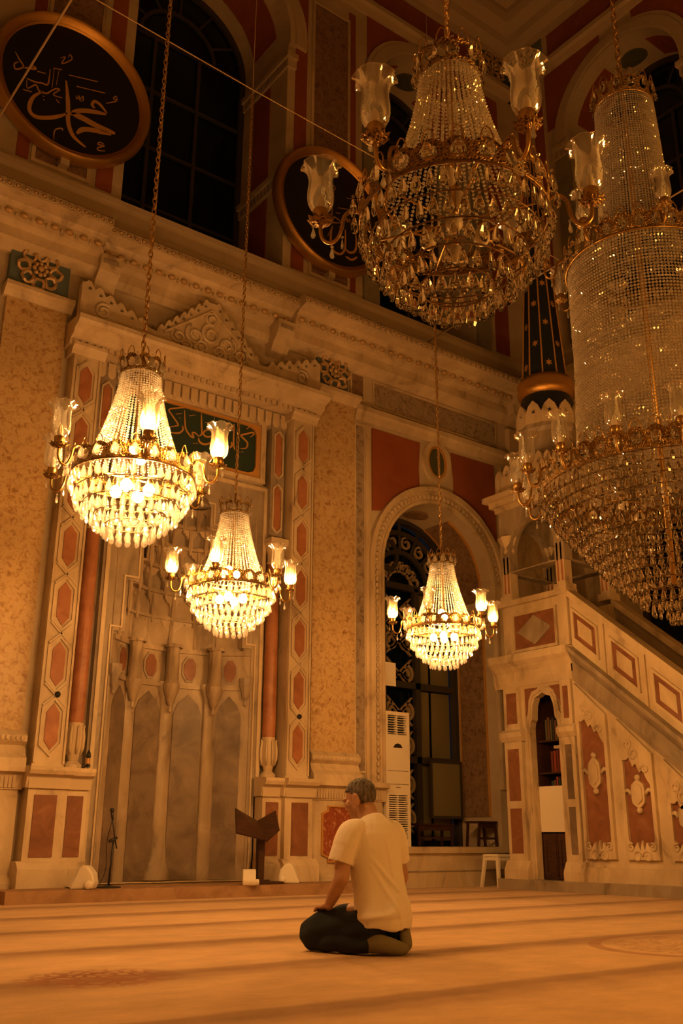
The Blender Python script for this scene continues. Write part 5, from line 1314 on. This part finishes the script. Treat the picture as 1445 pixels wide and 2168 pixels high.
for sg in (-1, 1):
    sh_, el, wr_ = (sg*.185, .02, .655), (sg*.252, .020, .405), (sg*.222, .150, .262)
    limb(b, [sh_, (sg*.222, .03, .54), el], [.055, .050, .043]); limb(b, [el, (sg*.245, .075, .34), wr_], [.044, .040, .027])
    limb(b, [wr_, (sg*.205, .192, .250), (sg*.195, .235, .243)], [(.026, .02), (.036, .016), (.038, .013)], (1, 0, 0))
    for k, (dx, L_) in enumerate(((-.030, .058), (-.011, .070), (.008, .066), (.027, .050))):
        fx = sg*.19+dx*1.05
        limb(b, [(fx, .230, .246), (fx-sg*.004, .230+L_*.55, .240), (fx-sg*.008, .230+L_, .218)], [.0095, .009, .0075], sub=3)
    limb(b, [(sg*.18, .185, .250), (sg*.148, .212, .245), (sg*.135, .245, .236)], [.012, .0105, .008], sub=3)
    limb(b, [(sg*.10, .02, .19), (sg*.15, .18, .17), (sg*.175, .31, .10)], [.085, .075, .06]); limb(b, [(sg*.175, .31, .08), (sg*.12, .05, .07), (sg*.10, -.05, .06)], [.05, .045, .032])
bo = link('body', remesh(b, .0058, 3, 'body', skin), man, local=True)
# hair: cropped grey cap
h = MB(); hsphere(h, (0, -.014, .024), .088, (.94, 1.14, 1.06), 44, 34)
hm = h.mesh('hair', hairm, True)
bm = bmesh.new(); bm.from_mesh(hm); inv = HM.inverted()
dl_ = []
for v in bm.verts:
    q = inv @ (v.co-HC); lim = -.066 if q.y < -.045 else (-.066+(q.y+.045)*1.4 if q.y < .03 else .039+(q.y-.03)*.55)
    if abs(q.x) > .06 and -.045 < q.y < .03: lim += .012
    if q.z < lim: dl_.append(v)
    v.co += (v.co-hp(0, -.014, .03)).normalized()*random.uniform(-.0012, .0012)
bmesh.ops.delete(bm, geom=dl_, context='VERTS'); bm.to_mesh(hm); bm.free()
hair = link('hair', hm, man, local=True); sd = hair.modifiers.new('thickness', 'SOLIDIFY'); sd.thickness = .006; sd.offset = -1
for sg in (-1, 1):
    e = MB(); hsphere(e, (sg*.030, .083, -.002), .011, (1, .8, .7), 10, 8); e.build('eye', plain('eye_dark' if sg < 0 else 'eye_dark2', (.03, .022, .018), .3), man, True, local=True)
# t-shirt
t = MB()
etube(t, [(0, -.055, .145), (0, -.060, .20), (0, -.045, .27), (0, -.030, .36), (0, -.012, .46), (0, .0, .56), (0, .008, .64), (0, .012, .69), (0, .022, .722), (0, .032, .742)],
      [(.178, .145), (.186, .150), (.176, .142), (.168, .132), (.178, .128), (.190, .122), (.188, .110), (.155, .088), (.098, .074), (.078, .068)], n=32)
for sg in (-1, 1):
    limb(t, [(sg*.135, .012, .675), (sg*.185, .020, .650), (sg*.222, .028, .575)], [.062, .073, .073])
    etube(t, [(sg*.165, .016, .665), (sg*.205, .022, .61), (sg*.232, .032, .545), (sg*.245, .040, .490)], [.066, .072, .072, .074])
def fold(p, q):
    back = max(0.0, -q.y*.9-q.x*.35+.15)
    low = max(0.0, min(1.0, (.62-p.z)/.35)); amp = .008*low
    f = amp*sin(34*p.x+7*p.z+2.2*sin(7*p.z+1.0))
    f += .005*max(0.0, 1-abs((p.z-.235)-.25*(p.x+.02))/.030)*(1 if p.y < .05 else .3)           # roll above the hem
    f -= .004*max(0.0, 1-abs((p.z-.195)-.12*p.x)/.022)
    for (x0, z0, dx, dz, a_) in ((-.16, .56, .30, -.40, .006), (-.15, .52, .22, -.50, .005), (.15, .57, -.24, -.40, .005), (-.02, .66, .02, -.30, .004), (.17, .50, -.10, -.35, .004)):
        L_ = sqrt(dx*dx+dz*dz); ux, uz = dx/L_, dz/L_; w0 = (p.x-x0)*ux+(p.z-z0)*uz; d_ = (p.x-x0)*uz-(p.z-z0)*ux
        if 0 < w0 < L_: f += 1.7*a_*max(0.0, 1-abs(d_)/.020)*sin(pi*w0/L_)*(1 if p.y < .06 else .2)
    return f
link('t_shirt', remesh(t, .0075, 4, 't_shirt', cotton, fold), man, local=True)
# trousers
p_ = MB()
etube(p_, [(0, -.10, .13), (0, -.06, .17), (0, -.02, .235), (0, .0, .27)], [(.15, .10), (.172, .13), (.165, .13), (.13, .10)], n=28)
for sg in (-1, 1):
    limb(p_, [(sg*.085, -.03, .160), (sg*.125, .11, .155), (sg*.165, .24, .132), (sg*.185, .335, .098)], [.110, .106, .094, .082])
    limb(p_, [(sg*.185, .33, .078), (sg*.165, .18, .070), (sg*.130, .02, .068), (sg*.115, -.05, .066)], [.074, .069, .064, .058])
def crease(p, q): return .004*sin(40*p.y+18*p.z+2*sin(15*p.x))*(.4+.6*max(0.0, 1-abs(p.y-.25)/.3))+.003*sin(70*p.z+25*p.y)
link('trousers', remesh(p_, .008, 4, 'trousers', denim, crease), man, local=True)
lp = MB(); limb(lp, [(-.14, -.01, .245), (-.165, -.03, .225), (-.155, -.04, .20)], [.018, .02, .016]); lp.build('waist_pouch', denim, man, True, local=True)
# socks: one foot lying sole up, the other propped on its toes
s1 = MB(); limb(s1, [(-.120, -.030, .060), (-.090, -.115, .066), (-.005, -.165, .042), (.060, -.180, .032)], [(.050, .050), (.052, .046), (.044, .034), (.030, .024)], (0, 0, 1))
link('sock', remesh(s1, .007, 4, 'sock', sockm), man, local=True)
s2 = MB(); limb(s2, [(.10, -.02, .08), (.115, -.085, .170)], [.050, .042]); limb(s2, [(.116, -.098, .190), (.120, -.118, .115), (.117, -.132, .045), (.115, -.112, .022)], [(.044, .036), (.040, .030), (.046, .026), (.040, .020)], (1, 0, 0))
link('sock', remesh(s2, .007, 4, 'sock', sockm), man, local=True)

# ================================================================== things standing about
Z0 = .12                                                # top of the step
def mic_stand(x, y):
    g = root('microphone_stand', (x, y, Z0), 'black microphone stand on the step before the niche', 'microphone')
    MB().lathe((x, y, Z0), [(0, 0), (.13, 0), (.13, .012), (.05, .022), (.02, .03), (0, .03)], 20).build('base', blackmetal, g, 40)
    MB().tube([(x, y, Z0+.02), (x+.02, y, Z0+.50)], .011, 8).build('pole', blackmetal, g, True)
    MB().tube([(x-.03, y, Z0+.46), (x+.055, y, Z0+.50)], .016, 8).build('clutch', blackmetal, g, True)
    MB().tube([(x+.075, y+.03, Z0+.39), (x+.03, y, Z0+.50), (x-.035, y-.05, Z0+.70)], .008, 8).build('boom', blackmetal, g, True)
    m = MB(); m.tube([(x-.03, y-.045, Z0+.68), (x-.048, y-.06, Z0+.755)], [.012, .017], 10); m.sphere((x-.052, y-.063, Z0+.775), .026, 12, 8); m.build('microphone', blackmetal, g, True)
    MB().tube(smooth2([(x-.03, y-.04, Z0+.68), (x-.05, y+.01, Z0+.45), (x-.035, y+.02, Z0+.2), (x-.07, y+.04, Z0+.06), (x-.12, y+.03, Z0+.008)], 5), .0045, 5).build('cable', blackmetal, g, True)
mic_stand(4.62, 10.18)
o = MB().tube(smooth2([(4.50, 10.20, Z0+.007), (4.40, 10.15, Z0+.02), (4.36, 10.25, Z0+.06), (4.43, 10.28, Z0+.03), (4.38, 10.12, Z0+.05), (4.32, 10.18, Z0+.075), (4.40, 10.22, Z0+.04), (4.30, 10.24, Z0+.007), (4.22, 10.34, Z0+.007)], 6), .005, 5).build('floor_cable', blackmetal, smooth=True)
tag(o, 'tangled black cable lying on the step beside the microphone stand', 'cable')

def lectern(x, y):
    g = root('lectern', (x, y, Z0), 'dark wooden lectern with an open V-shaped book rest', 'lectern')
    MB().box(FXYZ, x-.04, x+.04, Z0+.03, Z0+.55, y-.03, y+.03).build('post', darkwood, g)
    bb = MB().box(FXYZ, x-.13, x+.25, Z0, Z0+.03, y-.13, y+.13); bb.box(FXYZ, x-.08, x+.10, Z0+.03, Z0+.05, y-.06, y+.06); bb.build('base', darkwood, g)
    def leaf(p, nm):
        q = [Vector(v) for v in p]; nr = (q[1]-q[0]).cross(q[3]-q[0]).normalized()*.018
        m = MB().add([tuple(v) for v in q]+[tuple(v+nr) for v in q], [(3, 2, 1, 0), (4, 5, 6, 7), (0, 1, 5, 4), (1, 2, 6, 5), (2, 3, 7, 6), (3, 0, 4, 7)]); m.build(nm, darkwood, g)
    leaf([(x-.03, y-.16, Z0+.47), (x-.02, y+.10, Z0+.69), (x-.33, y+.06, Z0+.82), (x-.46, y-.20, Z0+.55)], 'book_rest')
    leaf([(x-.02, y-.16, Z0+.47), (x-.01, y+.10, Z0+.69), (x+.25, y+.08, Z0+.82), (x+.14, y-.18, Z0+.60)], 'book_rest')
    MB().tube([(x-.03, y-.17, Z0+.47), (x-.015, y+.11, Z0+.70)], .014, 8).build('spine', darkwood, g)
    pass
lectern(6.45, 10.12)

def floor_speaker(x, y, rz, label, k=1.0):
    g = root('stage_speaker', (x, y, Z0), label, 'speaker', 'white speakers on the step'); g.rotation_euler = (0, 0, rz)
    m = MB(); F = lambda s, z, d: (d*k, s*k, z*k)
    m.plate(F, [(-.10, 0), (.13, 0), (.15, .06), (.13, .15), (.07, .22), (.02, .23), (-.02, .20)], (), -.10, .10)
    c = m.build('cabinet', whiteplastic, g, local=True)
    bv = c.modifiers.new('round', 'BEVEL'); bv.width = .018; bv.segments = 3; bv.limit_method = 'ANGLE'
    MB().add([F(-.092, .012, -.085), F(-.092, .012, .085), F(-.028, .188, .085), F(-.028, .188, -.085)]+[F(-.100, .014, -.085), F(-.100, .014, .085), F(-.036, .190, .085), F(-.036, .190, -.085)], [(0, 1, 2, 3), (4, 7, 6, 5), (0, 4, 5, 1), (1, 5, 6, 2), (2, 6, 7, 3), (3, 7, 4, 0)]).build('grille', whiteboard, g, local=True)
    q = MB().lathe((0, 0, 0), [(0, -.03), (.03, -.03), (.042, -.02), (.045, 0), (.042, .02), (.03, .03), (0, .03)], 16)
    q.v = [((v[2]-.12)*k*(-1 if rz > 3.5 else 1), v[0]*k+.10*k, v[1]*k+.046*k) for v in q.v]; q.build('pivot_knob', whiteplastic, g, True, local=True)
floor_speaker(4.29, 10.10, radians(232), 'white speaker with round knob on the step below the left pedestal')
floor_speaker(6.22, 9.98, radians(150), 'small white speaker on the step just left of the lectern', .75)
floor_speaker(6.93, 10.18, radians(53), 'white speaker with round knob on the step right of the lectern')

def air_conditioner():
    x0, x1, z0, z1 = 8.86, 9.30, .521, 2.34
    g = root('air_conditioner', FQ(9.08, z0, -.1), 'tall white floor-standing air conditioner beside the grille window', 'air conditioner')
    dF = .06
    c = MB().plate(FQ, rect(x0, x1, z0, z1), [rect(x0+.04, x1-.05, 2.02, 2.29), rect(x0+.05, x1-.05, z0+.06, 1.20)], -.02, dF); c.box(FQ, x0, x1, z0, z1, -.30, -.021)
    cb = c.build('cabinet', whiteplastic, g)
    MB().box(FQ, x0+.04, x1-.05, 2.02, 2.29, -.019, -.012).build('outlet_cavity', darkslot, cb)
    MB().box(FQ, x0+.05, x1-.05, z0+.06, 1.20, -.019, -.012).build('intake_cavity', darkslot, cb)
    for k in range(8): MB().box(FQ, x0+.04, x1-.05, 2.035+k*.033, 2.043+k*.033, -.01, dF-.006).build('louvre', whiteplastic, g)
    MB().box(FQ, 9.07, 9.08, 2.02, 2.29, -.01, dF-.004).build('louvre_divider', whiteplastic, g)
    for k in range(21): MB().box(FQ, x0+.05, x1-.05, z0+.07+k*.029, z0+.085+k*.029, -.01, dF-.004).build('intake_slat', whiteplastic, g)
    MB().box(FQ, 9.07, 9.08, z0+.06, 1.20, -.01, dF-.003).build('intake_divider', whiteplastic, g)
    MB().plate(FQ, [(9.08-.085, 1.84), (9.08+.085, 1.84), (9.08+.05, 1.885), (9.08, 1.90), (9.08-.05, 1.885)], (), dF, dF+.006).build('display', darkslot, g)
    for z in (1.52, 1.34): MB().box(FQ, x0+.03, x1-.03, z, z+.006, dF-.001, dF+.003).build('panel_joint', darkslot, g)
    MB().box(FQ, 9.04, 9.12, 1.295, 1.31, dF, dF+.004).build('emblem', greymarble, g)
air_conditioner()
w_ = root('wall_speaker', FQ(8.98, 2.9, -.15), 'white loudspeaker box fixed high inside the grille window arch', 'speaker')
m = MB().frustum(FQ, (8.87, 9.20, 2.78, 3.10), (8.89, 9.16, 2.72, 3.06), -.26, -.06); m.build('cabinet', whiteplastic, w_)
MB().box(FQ, 8.92, 9.13, 2.75, 3.03, -.06, -.05).build('grille', whiteboard, w_); MB().box(FQ, 8.851, 8.88, 2.84, 2.96, -.20, -.12).build('bracket', whiteplastic, w_)

def plastic_stool(x, y, h=.43):
    g = root('plastic_stool', (x, y, 0), 'white plastic stool standing by the window seat near the pulpit', 'stool')
    m = MB().frustum(lambda s, z, d: (s, z, d), (x-.15, x+.15, y-.15, y+.15), (x-.14, x+.14, y-.14, y+.14), h-.03, h); m.build('seat', whiteplastic, g)
    for sx in (-1, 1):
        for sy in (-1, 1):
            l = MB(); a = (x+sx*.12, y+sy*.12); b = (x+sx*.165, y+sy*.165); t = .022
            l.add([(a[0]-t, a[1]-t, h-.03), (a[0]+t, a[1]-t, h-.03), (a[0]+t, a[1]+t, h-.03), (a[0]-t, a[1]+t, h-.03), (b[0]-t*.8, b[1]-t*.8, 0), (b[0]+t*.8, b[1]-t*.8, 0), (b[0]+t*.8, b[1]+t*.8, 0), (b[0]-t*.8, b[1]+t*.8, 0)],
                  [(0, 1, 2, 3), (7, 6, 5, 4), (0, 4, 5, 1), (1, 5, 6, 2), (2, 6, 7, 3), (3, 7, 4, 0)])
            l.build('leg', whiteplastic, g)
    for sy in (-1, 1): MB().box(FXYZ, x-.12, x+.12, h-.08, h-.03, y+sy*.13-.006, y+sy*.13+.006).build('apron', whiteplastic, g)
    for sx in (-1, 1): MB().box(FXYZ, x+sx*.13-.006, x+sx*.13+.006, h-.08, h-.03, y-.12, y+.12).build('apron', whiteplastic, g)
plastic_stool(10.36, 10.14)

def wood_table(x0, x1, y0, y1, z0, h, label, splay=.03):
    g = root('wooden_table', ((x0+x1)/2, (y0+y1)/2, z0), label, 'table')
    MB().box(FXYZ, x0-.03, x1+.03, z0+h-.03, z0+h, y0-.03, y1+.03).build('top', darkwood, g)
    for x, sx in ((x0, -1), (x1, 1)):
        for y in (y0, y1):
            MB().tube([(x, y, z0+h-.03), (x+sx*splay, y, z0)], .022, 4).build('leg', darkwood, g)
    MB().box(FXYZ, x0, x1, z0+h-.10, z0+h-.03, y0-.01, y0+.01).build('apron', darkwood, g)
    MB().box(FXYZ, x0, x1, z0+.10, z0+.13, y0-.01, y0+.01).build('stretcher', darkwood, g)
wood_table(10.74, 11.06, 10.86, 11.10, .521, .36, 'small dark wooden table with splayed legs on the window seat')
wood_table(9.85, 10.50, 11.20, 11.42, .521, .32, 'low dark wooden table behind the open casement on the window seat', .0)
g = root('lantern', FQ(4.455, 1.36, .20), 'small dark lantern on the ledge beside the left red column', 'lantern')
MB().lathe(FQ(4.455, 1.36, .20), [(0, 0), (.03, 0), (.03, .02), (.022, .03), (.022, .10), (.03, .12), (.02, .16), (.012, .17), (.0, .20)], 10).build('case', blackmetal, g, 30)
MB().lathe(FQ(4.455, 1.36, .20), [(.0235, .035), (.0235, .095)], 10).build('pane', goldflat, g)
